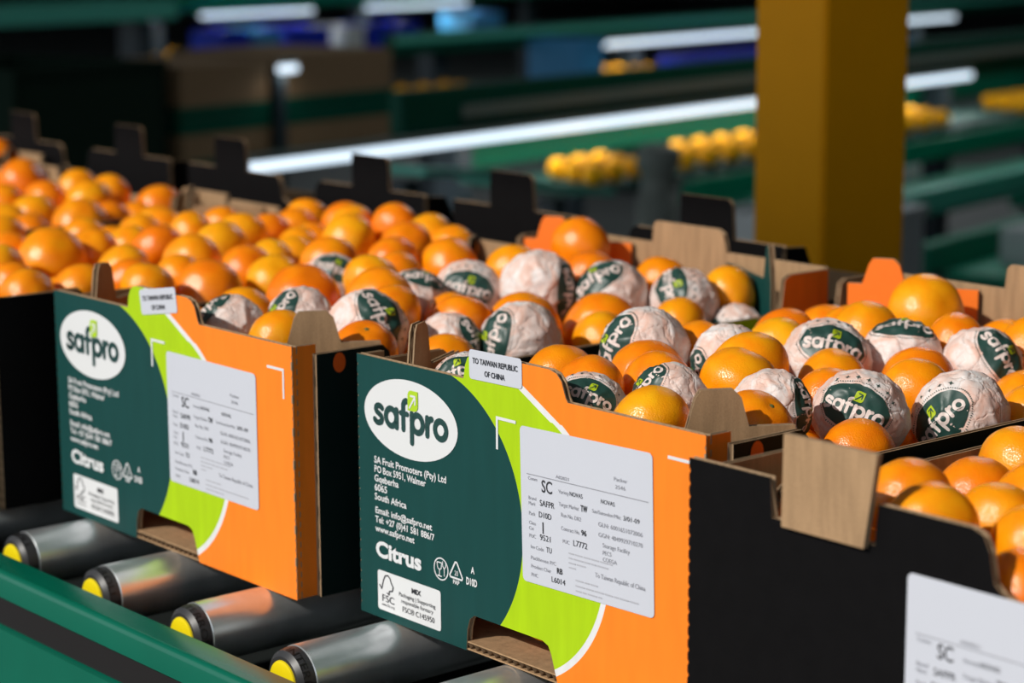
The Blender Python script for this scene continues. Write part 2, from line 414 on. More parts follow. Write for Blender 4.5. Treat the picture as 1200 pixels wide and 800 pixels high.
# ------------------------------------------------------------------ yellow column
def column():
    a = 0.158; x1, y0 = -0.213, 1.372
    root = empty('steel_column', (x1 - a / 2 - 0.006, y0 + a / 2 - 0.007, FLOOR_Z), math.radians(-8))
    tag(root, 'yellow painted square steel column rising behind the fruit cartons', 'column')
    hgt = EAVE_Z - FLOOR_Z
    bm = bmesh.new(); add_box(bm, -a / 2, a / 2, -a / 2, a / 2, 0.012, hgt)
    bmesh.ops.bevel(bm, geom=[e for e in bm.edges if abs(e.verts[0].co.z - e.verts[1].co.z) > 1], offset=0.004, segments=3, affect='EDGES')
    bm_obj('shaft', bm, M['yellow_paint'], root)
    bm = bmesh.new(); add_box(bm, -0.14, 0.14, -0.14, 0.14, 0.0, 0.012)
    bm_obj('base_plate', bm, M['yellow_paint'], root)
column()

# ------------------------------------------------------------------ roller conveyor
def lathe_y(name, prof, mat, parent, n=40, smooth=True, x=0, z=0):
    """revolve (y, r) about an axis parallel to Y"""
    vs, fs = [], []
    for y, r in prof:
        for i in range(n):
            t = 2 * math.pi * i / n; vs.append((x + r * math.cos(t), y, z + r * math.sin(t)))
    for k in range(len(prof) - 1):
        for i in range(n):
            j = (i + 1) % n; fs.append((k * n + i, k * n + j, (k + 1) * n + j, (k + 1) * n + i))
    fs.append(tuple(range(n))); fs.append(tuple(reversed(range((len(prof) - 1) * n, len(prof) * n))))
    o = mesh_obj(name, vs, fs, mat, parent)
    bm = bmesh.new(); bm.from_mesh(o.data); bmesh.ops.recalc_face_normals(bm, faces=bm.faces); bm.to_mesh(o.data); bm.free()
    if smooth:
        o.data.polygons.foreach_set('use_smooth', [True] * len(o.data.polygons))
        o.data.set_sharp_from_angle(angle=math.radians(35))
    return o

def conveyor():
    root = empty('roller_conveyor', (0, 0, FLOOR_Z))
    tag(root, 'green roller conveyor with steel rollers and yellow end caps carrying the cartons', 'conveyor')
    dz = -FLOOR_Z
    X0, X1 = -2.6, 2.0
    SH = [0.0178, 0.0120]
    def extr(name, prof, mat):
        n = len(prof); prof = [(y - SH[0], z + SH[1]) for y, z in prof]; vs = [(X0, y, z + dz) for y, z in prof] + [(X1, y, z + dz) for y, z in prof]
        fs = [(i, (i + 1) % n, n + (i + 1) % n, n + i) for i in range(n)] + [tuple(range(n)), tuple(reversed(range(n, 2 * n)))]
        o = mesh_obj(name, vs, fs, mat, root)
        bm = bmesh.new(); bm.from_mesh(o.data); bmesh.ops.recalc_face_normals(bm, faces=bm.faces); bm.to_mesh(o.data); bm.free()
        o.data.polygons.foreach_set('use_smooth', [True] * len(o.data.polygons)); o.data.set_sharp_from_angle(angle=math.radians(40))
        return o
    rnd = [(-0.113 - 0.006 * math.sin(math.radians(a)), -0.026 + 0.006 * math.cos(math.radians(a))) for a in (0, 22, 45, 68, 90)]
    extr('side_rail', [(-0.0865, -0.0235), (-0.089, -0.0205)] + rnd + [(-0.119, -0.044), (-0.113, -0.046), (-0.113, -0.071), (-0.121, -0.073), (-0.125, -0.24), (-0.10, -0.25), (-0.0865, -0.24)], M['rail_green'])
    extr('rail_strip', [(-0.1125, -0.0462), (-0.1165, -0.0462), (-0.1165, -0.0708), (-0.1125, -0.0708)], M['rail_strip'])
    SH[:] = [0, 0]
    o = extr('side_rail', [(1.352, -0.03), (1.362, -0.03), (1.362, -0.24), (1.352, -0.24)], M['rail_green'])
    extr('roller_gap_sheet', [(-0.10, -0.19), (1.35, -0.19), (1.35, -0.195), (-0.10, -0.195)], M['dark_gap'])  # dark sheet added to imitate the shade between the rollers
    for x in (-2.2, -0.6, 1.2):
        for y in (-0.11, 1.34):
            bm = bmesh.new(); add_box(bm, x - 0.03, x + 0.03, y - 0.01, y + 0.03, 0, dz - 0.2); bm_obj('leg', bm, M['rail_green'], root)
    rad = 0.027
    tv, tf, tw = text_shape('INTERROLL')
    proto = None
    for k in range(-12, 12):
        x = 0.052 + 0.149 * k
        if proto is None:
            r = lathe_y('roller', [(-0.0690, rad - 0.0006), (-0.0682, rad), (1.33, rad), (1.331, rad - 0.002)], M['steel'], root)
            b = lathe_y('bearing_ring', [(-0.0830, 0.0174), (-0.0830, 0.0205), (-0.0795, 0.0248), (-0.0720, 0.0262), (-0.0690, 0.0262), (-0.0690, 0.018)], M['bearing'], r)
            c = lathe_y('end_cap', [(-0.0850, 0.0150), (-0.0843, 0.0170), (-0.0830, 0.0176), (-0.0805, 0.0176)], M['yellow_cap'], r)
            vs = []
            span = math.radians(150); start = math.radians(190)
            sub = []
            for v in tv:
                th = start - v.x / tw * span
                yy = -0.0798 + v.y * 0.0062; rr = 0.0249 + (0.0262 - 0.0249) * min(1, max(0, (yy + 0.0795) / 0.0075)) + 0.0004
                vs.append((rr * math.cos(th), yy, rr * math.sin(th)))
            t = mesh_obj('lettering', vs, tf, M['bearing_text'], r)
            proto = (r, [b, c, t])
            rr_ = r
        else:
            rr_ = proto[0].copy(); COL.objects.link(rr_); rr_.parent = root
            for ch in proto[1]:
                q = ch.copy(); COL.objects.link(q); q.parent = rr_
        rr_.location = (x, 0, dz - rad)
        rr_.rotation_euler = (0, 0.55 * k, 0)
conveyor()

# ------------------------------------------------------------------ cartons
H = 0.2177
def interp(prof, u):
    for (a, za), (b, zb) in zip(prof, prof[1:]):
        if a <= u <= b:
            return zb if b - a < 1e-9 else za + (zb - za) * (u - a) / (b - a)
    return prof[-1][1] if u > prof[-1][0] else prof[0][1]

def prism(bm, pts, off, mf, ms, mb):
    a = [bm.verts.new(p) for p in pts]; b = [bm.verts.new(Vector(p) + off) for p in pts]
    fs = [bm.faces.new(a), bm.faces.new(list(reversed(b)))]
    fs[0].material_index = mf; fs[1].material_index = mb
    n = len(pts)
    for i in range(n):
        f = bm.faces.new([a[i], b[i], b[(i + 1) % n], a[(i + 1) % n]]); f.material_index = ms; fs.append(f)
    bmesh.ops.recalc_face_normals(bm, faces=fs)

def panel(name, parent, O, U, N, top, bot, outer, inner, t=0.0055, serr=False, flutes=True):
    """corrugated board: two liners and a fluted core. O,U,N are (x,y) origin, direction, outward normal"""
    O, U, N = Vector((*O, 0)), Vector((*U, 0)).normalized(), Vector((*N, 0)).normalized()
    def P(u, z, n): return O + U * u + N * n + Vector((0, 0, z))
    def edge(u, z0, z1, sgn):
        if not serr: return []
        out = []; k = max(2, int(abs(z1 - z0) / 0.0085))
        for i in range(1, k):
            z = z0 + (z1 - z0) * i / k
            out += [(u, z - 0.0022 * (1 if z1 > z0 else -1)), (u - sgn * 0.0014, z), (u, z + 0.0022 * (1 if z1 > z0 else -1))]
        return out
    outline = list(bot) + edge(bot[-1][0], bot[-1][1], top[-1][1], 1) + list(reversed(top)) + edge(top[0][0], top[0][1], bot[0][1], -1)
    clean = []
    for p in outline:
        if not clean or (abs(p[0] - clean[-1][0]) + abs(p[1] - clean[-1][1])) > 1e-6: clean.append(p)
    bm = bmesh.new(); tl = 0.0011
    prism(bm, [P(u, z, 0) for u, z in clean], -N * tl, 0, 2, 2)
    prism(bm, [P(u, z, -t + tl) for u, z in clean], -N * tl, 2, 2, 1)
    if flutes:
        u0, u1 = top[0][0], top[-1][0]; step = 0.0034; k = max(2, int((u1 - u0) / step)); prev = None
        for i in range(k + 1):
            u = u0 + 0.0006 + (u1 - u0 - 0.0012) * i / k; n = -tl if i % 2 else -t + tl
            cur = (bm.verts.new(P(u, interp(bot, u) + 0.0004, n)), bm.verts.new(P(u, interp(top, u) - 0.0007, n)))
            if prev:
                f = bm.faces.new([prev[0], cur[0], cur[1], prev[1]]); f.material_index = 3
            prev = cur
    return bm_obj(name, bm, [outer, inner, M['kraft_edge'], M['flute']], parent)

def curve_pts(p0, p1, kind, n=6):
    """quarter-round between two profile points"""
    (u0, z0), (u1, z1) = p0, p1; out = []
    for i in range(n + 1):
        t = i / n * math.pi / 2
        if kind == 'out': out.append((u0 + (u1 - u0) * math.sin(t), z1 + (z0 - z1) * math.cos(t)))
        else: out.append((u0 + (u1 - u0) * (1 - math.cos(t)), z0 + (z1 - z0) * math.sin(t)))
    return out

def base(parent, W, L):
    bm = bmesh.new()
    add_box(bm, 0.006, W - 0.006, 0.001, L - 0.006, 0.0004, 0.0016); add_box(bm, 0.006, W - 0.006, 0.001, L - 0.006, 0.0062, 0.0074)
    prev = None; k = 100
    for i in range(k + 1):
        x = 0.008 + (W - 0.016) * i / k; z = 0.0016 if i % 2 else 0.0062
        cur = (bm.verts.new((x, 0.0015, z)), bm.verts.new((x, L - 0.008, z)))
        if prev: f = bm.faces.new([prev[0], prev[1], cur[1], cur[0]]); f.material_index = 1
        prev = cur
    return bm_obj('base', bm, [M['kraft'], M['flute']], parent)

def side_profile(L, front=0.021):
    return [(front, 0.2095), (0.090, 0.2095), (0.097, 0.203), (0.101, 0.1785), (0.585, 0.1785), (0.590, 0.2125), (0.598, 0.2165), (L - 0.006, 0.2165)]

def printed_carton(name, loc, rz, label, lab, stick):
    W, L = 0.40, 0.66
    root = empty(name, loc, rz); tag(root, label, 'carton', 'printed citrus cartons on the conveyor')
    top = [(0, H), (0.138, H)] + [(0.1385, H + 0.002)] + curve_pts((0.139, 0.232), (0.150, 0.2395), 'in')[0:0] + [(0.140, 0.228), (0.143, 0.2345), (0.149, 0.2388), (0.156, 0.2395), (0.238, 0.2395), (0.246, 0.2375), (0.2515, 0.2325), (0.2545, 0.225), (0.2562, H + 0.003), (0.2585, H), (W, H)]
    bot = [(0, 0), (0.139, 0), (0.1405, 0.018), (0.1435, 0.0265), (0.149, 0.0305), (0.230, 0.0305), (0.2365, 0.028), (0.240, 0.022), (0.2475, 0), (W, 0)]
    panel('front_panel', root, (0, 0), (1, 0), (0, -1), top, bot, M['print_x'], M['kraft'], serr=True)
    tb = [(0, H), (0.148, H), (0.150, 0.2375), (0.154, 0.2415), (0.248, 0.2415), (0.256, 0.2375), (0.260, 0.226), (0.262, H), (W, H)]
    panel('back_panel', root, (0, L), (1, 0), (0, 1), tb, [(0, 0), (W, 0)], M['green_print'], M['kraft'])
    for nm, x, n in (('corner_return', W, 1), ('corner_return', 0, -1)):
        panel(nm, root, (x - n * 0.0002, 0.0004), (0, 1), (n, 0), [(0, H - 0.0004), (0.024, H - 0.0004)], [(0, 0.0006), (0.024, 0.0006)], M['print_x'], M['kraft'], t=0.0045, flutes=False)
        panel('side_panel', root, (x + n * 0.0055, 0), (0, 1), (n, 0), side_profile(L), [(0.021, 0), (L - 0.006, 0)], M['print_y'], M['kraft'])
    # diagonal corner posts with stacking tabs
    def diag(p, q, n, h0, tab, outer, inner):
        d = (Vector(q) - Vector(p)).length; a, b, zt = tab
        pr = [(0, h0), (d * a - 0.006, h0), (d * a, zt - 0.006), (d * a + 0.004, zt), (d * b - 0.006, zt), (d * b, zt - 0.006), (d * b + 0.006, h0), (d, h0)]
        panel('corner_post', root, p, Vector(q) - Vector(p), n, pr, [(0, 0.008), (d, 0.008)], outer, inner)
    diag((0.056, 0.008), (0.008, 0.094), (-0.857, -0.51), 0.2095, (0.06, 0.32, 0.2465), M['kraft'], M['kraft'])
    diag((W - 0.062, 0.008), (W - 0.008, 0.098), (0.857, -0.51), 0.2095, (0.30, 0.62, 0.2370), M['kraft'], M['kraft'])
    diag((0.008, 0.592), (0.120, 0.652), (-0.47, 0.88), 0.2145, (0.16, 0.40, 0.2400), M['kraft'], M['orange_print'])
    diag((W - 0.008, 0.592), (W - 0.128, 0.652), (0.47, 0.88), 0.2095, (0.05, 0.12, 0.2465), M['kraft'], M['green_print'])
    base(root, W, L)
    # fold perforations down the right front corner
    slit = None
    for i in range(7):
        if slit is None:
            bm = bmesh.new(); add_box(bm, W - 0.001, W + 0.0006, -0.0006, 0.0012, 0.03, 0.037)
            slit = bm_obj('fold_slit', bm, M['kraft_edge'], root)
        else:
            s2 = slit.copy(); COL.objects.link(s2); s2.location = (0, 0, i * 0.028)
    # printed dot on the right side
    v, f = disc2(0.044, 0.2, 0.0065, 0.0085, 20)
    mesh_obj('printed_dot', [(W + 0.0061, p[0], min(p[1], 0.2088)) for p in v], f, M['orange_dot'], root)
    # logo
    ov = decal('logo_oval', disc2(0.0705, 0.1735, 0.0605, 0.032, 56), M['white_ink'], root, 0.0005)
    sh, w = logo_letters(); s = 0.096 / w
    decal('logo_lettering', merge(sh, 0.0225, 0.1625, s, s), M['green_ink'], ov, 0.0009)
    decal('logo_leaf', merge([leaf_shape()], 0.0685, 0.1815, 0.0165), M['lime_ink'], ov, 0.0011)
    decal('leaf_arrow', merge(arrow_shapes(), 0.0685, 0.1815, 0.0165), M['white_ink'], ov, 0.0014)
    # address block
    ln = []
    for i, (s_, wd) in enumerate((('SA Fruit Promoters (Pty) Ltd', 0.094), ('PO Box 5951, Walmer', 0.068), ('Gqeberha', 0.0325), ('6065', 0.017), ('South Africa', 0.0425))):
        ln.append(text_at(s_, 0.022, 0.1305 - i * 0.0077, 0.0055, wd, 0.00022))
    for i, (s_, wd) in enumerate((('Email: info@safpro.net', 0.075), ('Tel: +27 (0)41 581 886/7', 0.078), ('www.safpro.net', 0.052))):
        ln.append(text_at(s_, 0.0225, 0.0885 - i * 0.0077, 0.0052, wd, 0.00022))
    decal('address_lettering', merge(ln), M['white_ink'], root, 0.0005)
    decal('product_lettering', text_at('Citrus', 0.0225, 0.0525, 0.0125, 0.0605, 0.0010), M['white_ink'], root, 0.0005)
    # food-safe, recycling and size marks
    ic = [stroke(arc(0.1085, 0.0595, 0.0088, 0.0088, 0, 360, 28)[:-1], 0.0011, True),
          stroke([(0.1035, 0.0645), (0.1042, 0.060), (0.1065, 0.0585), (0.1088, 0.060), (0.1095, 0.0645), (0.1035, 0.0645)], 0.0009),
          stroke([(0.1065, 0.0585), (0.1065, 0.054), (0.104, 0.0535), (0.109, 0.0535)], 0.0009),
          stroke([(0.1125, 0.0545), (0.1125, 0.060), (0.1105, 0.0625), (0.1105, 0.066)], 0.0009), stroke([(0.1125, 0.060), (0.1145, 0.0625), (0.1145, 0.066)], 0.0009),
          stroke([(0.1195, 0.0575), (0.1265, 0.0690), (0.1285, 0.0690), (0.1355, 0.0575), (0.1345, 0.056), (0.1205, 0.056)], 0.0015, True),
          text_at('20', 0.1253, 0.0582, 0.0040, 0.0046), text_at('PAP', 0.1235, 0.0512, 0.0032, 0.0080, 0.0002),
          text_at('A', 0.1462, 0.0645, 0.0052, 0.0042, 0.0003), text_at('D10D', 0.1400, 0.0545, 0.0056, 0.0135, 0.0004)]
    decal('handling_marks', merge(ic), M['white_ink'], root, 0.0005)
    # certification label
    fs_ = decal('certification_label', rrect(0.0245, 0.1075, 0.0075, 0.0410, 0.0025), M['white_ink'], root, 0.0005)
    tree = [stroke([(0.0275, 0.0285), (0.0300, 0.0255), (0.0325, 0.0335), (0.0350, 0.0375), (0.0385, 0.0385), (0.0415, 0.0365), (0.0430, 0.0330), (0.0455, 0.0300), (0.0445, 0.0265), (0.0405, 0.0255), (0.0400, 0.0225), (0.0375, 0.0235)], 0.0011),
            text_at('FSC', 0.0300, 0.0155, 0.0058, 0.0170), text_at('www.fsc.org', 0.0300, 0.0118, 0.0024, 0.0170),
            text_at('MIX', 0.0700, 0.0310, 0.0042, 0.0125, 0.0002), text_at('Packaging | Supporting', 0.0530, 0.0250, 0.0033, 0.0480), text_at('responsible forestry', 0.0560, 0.0198, 0.0033, 0.0420), text_at('FSC\u00ae C145950', 0.0575, 0.0125, 0.0045, 0.0420)]
    decal('certification_lettering', merge(tree), M['black_ink'], fs_, 0.0009)
    # corner brackets round the label
    for pts in ([(0.1785, 0.169), (0.1785, 0.1935), (0.2005, 0.1935)], [(0.3635, 0.1965), (0.3875, 0.1965), (0.3875, 0.172)]):
        (xa, za), (xb, zb), (xc, zc) = pts; t = 0.0012
        if xa == xb: o2 = [(xa - t, za), (xa + t, za), (xa + t, zb - t), (xc, zb - t), (xc, zb + t), (xa - t, zb + t)]
        else: o2 = [(xa, za - t), (xb - t, za - t), (xb - t, zc), (xb + t, zc), (xb + t, za + t), (xa, za + t)]
        decal('label_bracket', ([Vector(p) for p in o2], [tuple(range(6))]), M['white_ink'], root, 0.0005)
    packing_label(root, *lab)
    # destination sticker, bent over the raised tab
    cx, cz, ang = stick; ca, sa = math.cos(ang), math.sin(ang)
    pl = lambda p: Vector((cx + p[0] * ca - p[1] * sa, cz + p[0] * sa + p[1] * ca))
    st = decal('destination_sticker', rrect(-0.031, 0.031, -0.0115, 0.0115, 0.003), M['label_paper'], root, 0.0007, pl)
    decal('sticker_lettering', merge([text_at('TO TAIWAN REPUBLIC', -0.0265, 0.0012, 0.0042, 0.053, 0.00015), text_at('OF CHINA', -0.0125, -0.0075, 0.0042, 0.024, 0.00015)]), M['black_ink'], st, 0.0011, pl)
    return root

def packing_label(root, x0, z1, ang, w=0.143, h=0.1195):
    ca, sa = math.cos(ang), math.sin(ang)
    pl = lambda p: Vector((x0 + p[0] * ca + p[1] * sa, z1 + p[0] * sa - p[1] * ca) if False else (x0 + p[0] * ca - (p[1]) * sa, z1 + p[0] * sa + p[1] * ca))
    lb = decal('packing_label', rrect(0, w, -h, 0, 0.004), M['label_paper'], root, 0.0008, pl)
    X = lambda f: f * w
    Y = lambda f: -f * h
    dark = [text_at('SC', X(.165), Y(.395), .0092, X(.085), .0002), text_at('NOVAS', X(.385), Y(.375), .0032, X(.10)), text_at('NOVAS', X(.62), Y(.375), .0032, X(.105)),
            text_at('SAFPR', X(.15), Y(.485), .0046, X(.115)), text_at('TW', X(.47), Y(.455), .0046, X(.05), .0002), text_at('3/01-09', X(.785), Y(.445), .0034, X(.12)),
            text_at('D10D', X(.14), Y(.56), .0044, X(.10)), text_at('1', X(.155), Y(.66), .0085, X(.022), .0003), text_at('96', X(.47), Y(.605), .0040, X(.04), .0002),
            text_at('9521', X(.145), Y(.705), .0044, X(.085)), text_at('L7772', X(.405), Y(.685), .0044, X(.11)), text_at('TU', X(.195), Y(.775), .0042, X(.042)),
            text_at('RB', X(.275), Y(.89), .0042, X(.045), .0002), text_at('L6014', X(.23), Y(.955), .0042, X(.11))]
    decal('label_bold_lettering', merge(dark), M['black_ink'], lb, 0.0011, pl)
    mid = [text_at('Comm', X(.06), Y(.335), .0026), text_at('Variety', X(.30), Y(.375), .0028, X(.08)), text_at('Target Market', X(.30), Y(.455), .0030, X(.155)), text_at('Sun/Sunseeker/Mkt:', X(.555), Y(.445), .0028, X(.215)),
           text_at('Brand', X(.06), Y(.46), .0026), text_at('Mark', X(.06), Y(.495), .0026), text_at('Pack', X(.06), Y(.56), .0028), text_at('Run No. DR2', X(.315), Y(.52), .0030, X(.155)),
           text_at('GLN: 6001651072006', X(.60), Y(.52), .0032, X(.325)), text_at('GGN: 4049929710270', X(.60), Y(.585), .0032, X(.325)), text_at('Class', X(.06), Y(.62), .0026), text_at('Cat', X(.06), Y(.655), .0026),
           text_at('Contract No.', X(.315), Y(.605), .0030, X(.145)), text_at('PUC', X(.06), Y(.705), .0028), text_at('PUC', X(.325), Y(.685), .0028), text_at('Storage Facility', X(.63), Y(.645), .0032, X(.20)), text_at('PECS', X(.63), Y(.69), .0030), text_at('COEGA', X(.63), Y(.732), .0030),
           text_at('Inv Code', X(.07), Y(.775), .0028), text_at('Packhouse P/C', X(.07), Y(.845), .0028, X(.20)), text_at('Product Char', X(.07), Y(.90), .0028, X(.16)), text_at('PHC', X(.07), Y(.955), .0028),
           text_at('To Taiwan Republic of China', X(.57), Y(.845), .0036, X(.37)), text_at('Packer', X(.72), Y(.215), .0028, X(.10)), text_at('2546', X(.73), Y(.262), .0028, X(.075)), text_at('A02021', X(.28), Y(.285), .0024, X(.10)),
           ([Vector((X(.05), Y(.302))), Vector((X(.97), Y(.302))), Vector((X(.97), Y(.297))), Vector((X(.05), Y(.297)))], [(0, 1, 2, 3)])]
    decal('label_small_lettering', merge(mid), M['grey_ink'], lb, 0.0011, pl)
    fine = []; rn = random.Random(3)
    for x, y, wd in ((.37, .745, .33), (.37, .775, .30), (.37, .805, .13), (.37, .835, .06), (.42, .905, .17), (.42, .94, .48), (.42, .972, .20)):   # print too small to read
        u = x
        while u < x + wd - .012:
            e = min(x + wd, u + rn.uniform(.03, .08))
            fine.append(([Vector((X(u), Y(y))), Vector((X(e), Y(y))), Vector((X(e), Y(y) + .0011)), Vector((X(u), Y(y) + .0011))], [(0, 1, 2, 3)])); u = e + .008
    decal('label_fine_print', merge(fine), M['pale_ink'], lb, 0.0011, pl)
    return lb

printed_carton('citrus_carton', (0, 0, 0), 0.0, 'green, lime and orange citrus carton on the left whose destination sticker is tilted', (0.2035, 0.1870, 0.0), (0.1925, 0.2305, math.radians(9)))
printed_carton('citrus_carton', (0.457, 0.025, 0), -0.0009, 'green, lime and orange citrus carton in the middle whose destination sticker sits straight', (0.2055, 0.1925, math.radians(1.5)), (0.177, 0.2310, math.radians(1)))

def black_carton(loc, W, L, label, fold=False, lab=None, flap=True, group='black fruit cartons'):
    root = empty('black_carton', loc, 0); tag(root, label, 'carton', group)
    lo = 0.180
    half = [(0, H), (0.072, H), (0.074, 0.192 if fold else H), (0.158, 0.192 if fold else H), (0.160, H), (0.230, H), (0.238, H - 0.003), (0.243, H - 0.012), (0.2465, lo + 0.008), (0.254, lo + 0.0015), (0.262, lo)]
    top = half + [(W - u, z) for u, z in reversed(half)]
    panel('front_panel', root, (0, 0), (1, 0), (0, -1), top, [(0, 0), (W, 0)], M['black_print'], M['kraft'], serr=True)
    panel('back_panel', root, (0, L), (1, 0), (0, 1), [(0, 0.2), (0.11, 0.2), (0.125, 0.178), (W - 0.125, 0.178), (W - 0.11, 0.2), (W, 0.2)] if L > 0.5 else [(0, 0.14), (W, 0.14)], [(0, 0), (W, 0)], M['black_print'], M['kraft'])
    for x, n in ((W, 1), (0, -1)):
        pr = side_profile(L, 0.0)
        if L < 0.5: pr = [(0, H - .002), (0.03, H - .004), (0.06, 0.15), (L - 0.02, 0.14), (L - 0.013, 0.14)]
        panel('side_panel', root, (x, 0.006), (0, 1), (n, 0), [(u, z) for u, z in pr if u <= L - 0.012] , [(0, 0), (pr[-1][0] if pr[-1][0] <= L - 0.012 else pr[-2][0], 0)], M['black_print'], M['kraft'])
    def flap_at(u0, u1):
        if fold:
            pts = [(u0 + 0.013, -0.0012, 0.190), (u1 - 0.004, -0.0012, 0.190), (u1 + 0.008, -0.0045, 0.2505), (u0 + 0.017, -0.0045, 0.2505)]
            bm = bmesh.new(); prism(bm, [Vector(p) for p in pts], Vector((0, -0.0045, 0)), 0, 1, 0)
            bm_obj('folded_flap', bm, [M['kraft'], M['kraft_edge']], root)
        else:
            bm = bmesh.new(); prism(bm, [Vector(p) for p in ((u0, -0.0001, H - 0.003), (u1, -0.0001, H - 0.003), (u1 - 0.003, -0.0001, 0.256), (u1 - 0.009, -0.0001, 0.2615), (u0 + 0.001, -0.0001, 0.2615))], Vector((0, 0.005, 0)), 0, 1, 2)
            bm_obj('upright_flap', bm, [M['black_print'], M['kraft_edge'], M['kraft']], root)
    if flap:
        flap_at(0.074, 0.158); flap_at(W - 0.158, W - 0.074)
    for p, q, n in () if L < 0.5 else (((0.062, 0.008), (0.008, 0.098), (-0.857, -0.51)), ((W - 0.062, 0.008), (W - 0.008, 0.098), (0.857, -0.51)), ((0.008, L - 0.085), (0.085, L - 0.008), (-0.7, 0.7)), ((W - 0.008, L - 0.085), (W - 0.085, L - 0.008), (0.7, 0.7))):
        d = (Vector(q) - Vector(p)).length
        panel('corner_post', root, p, Vector(q) - Vector(p), n, [(0, 0.18), (0.02, 0.2), (d, 0.2)], [(0, 0.008), (d, 0.008)], M['kraft'], M['kraft'])
    base(root, W, L)
    if lab: packing_label(root, *lab)
    return root

black_carton((0.894, -0.028, 0), 0.57, 0.66, 'black carton in the right foreground with a kraft flap folded over its front edge', fold=True, lab=(0.1845, 0.1815, 0.0))
black_carton((-0.62, -0.05, 0), 0.585, 0.66, 'black carton of loose mandarins standing left of the tilted-sticker printed carton', flap=False)
black_carton((-1.26, -0.02, 0), 0.585, 0.66, 'black carton of loose mandarins at the left edge, second black one from the printed cartons', flap=False)
black_carton((-1.93, 0.06, 0), 0.585, 0.66, 'black carton at the far left of the row, only its back corner in view', flap=False)
black_carton((-1.555, 0.735, 0), 0.57, 0.30, 'black carton in the rear row, at the left edge, its two flaps upright', group='black cartons in the rear row')
black_carton((-0.932, 0.735, 0), 0.57, 0.30, 'black carton in the rear row, middle one of the three, its two flaps upright', group='black cartons in the rear row')
black_carton((-0.302, 0.735, 0), 0.57, 0.30, 'black carton in the rear row, directly behind the tilted-sticker printed carton', group='black cartons in the rear row')

# ------------------------------------------------------------------ fruit
CARTONS = {1: (0, 0), 2: (0.457, 0.025), 3: (0.894, -0.028), 0: (-0.62, -0.05), -1: (-1.26, -0.02), -2: (-1.93, 0.06)}
SIZE = {1: (0.40, 0.66), 2: (0.40, 0.66), 3: (0.57, 0.66), 0: (0.585, 0.66), -1: (0.585, 0.66), -2: (0.585, 0.66)}
CNAME = {1: 'the tilted-sticker carton', 2: 'the straight-sticker carton', 3: 'the black foreground carton', 0: 'the black carton beside the printed ones', -1: 'the left-edge black carton', -2: 'the far left black carton'}
ORD = ['first', 'second', 'third', 'fourth', 'fifth', 'sixth', 'seventh', 'eighth', 'ninth', 'tenth', 'eleventh', 'twelfth', 'thirteenth', 'fourteenth', 'fifteenth', 'sixteenth', 'seventeenth', 'eighteenth', 'nineteenth', 'twentieth'] + ['twenty-' + s for s in ('first', 'second', 'third', 'fourth', 'fifth', 'sixth', 'seventh', 'eighth', 'ninth')] + ['thirtieth'] + ['thirty-' + s for s in ('first', 'second', 'third', 'fourth', 'fifth', 'sixth', 'seventh', 'eighth', 'ninth')] + ['fortieth', 'forty-first', 'forty-second', 'forty-third']
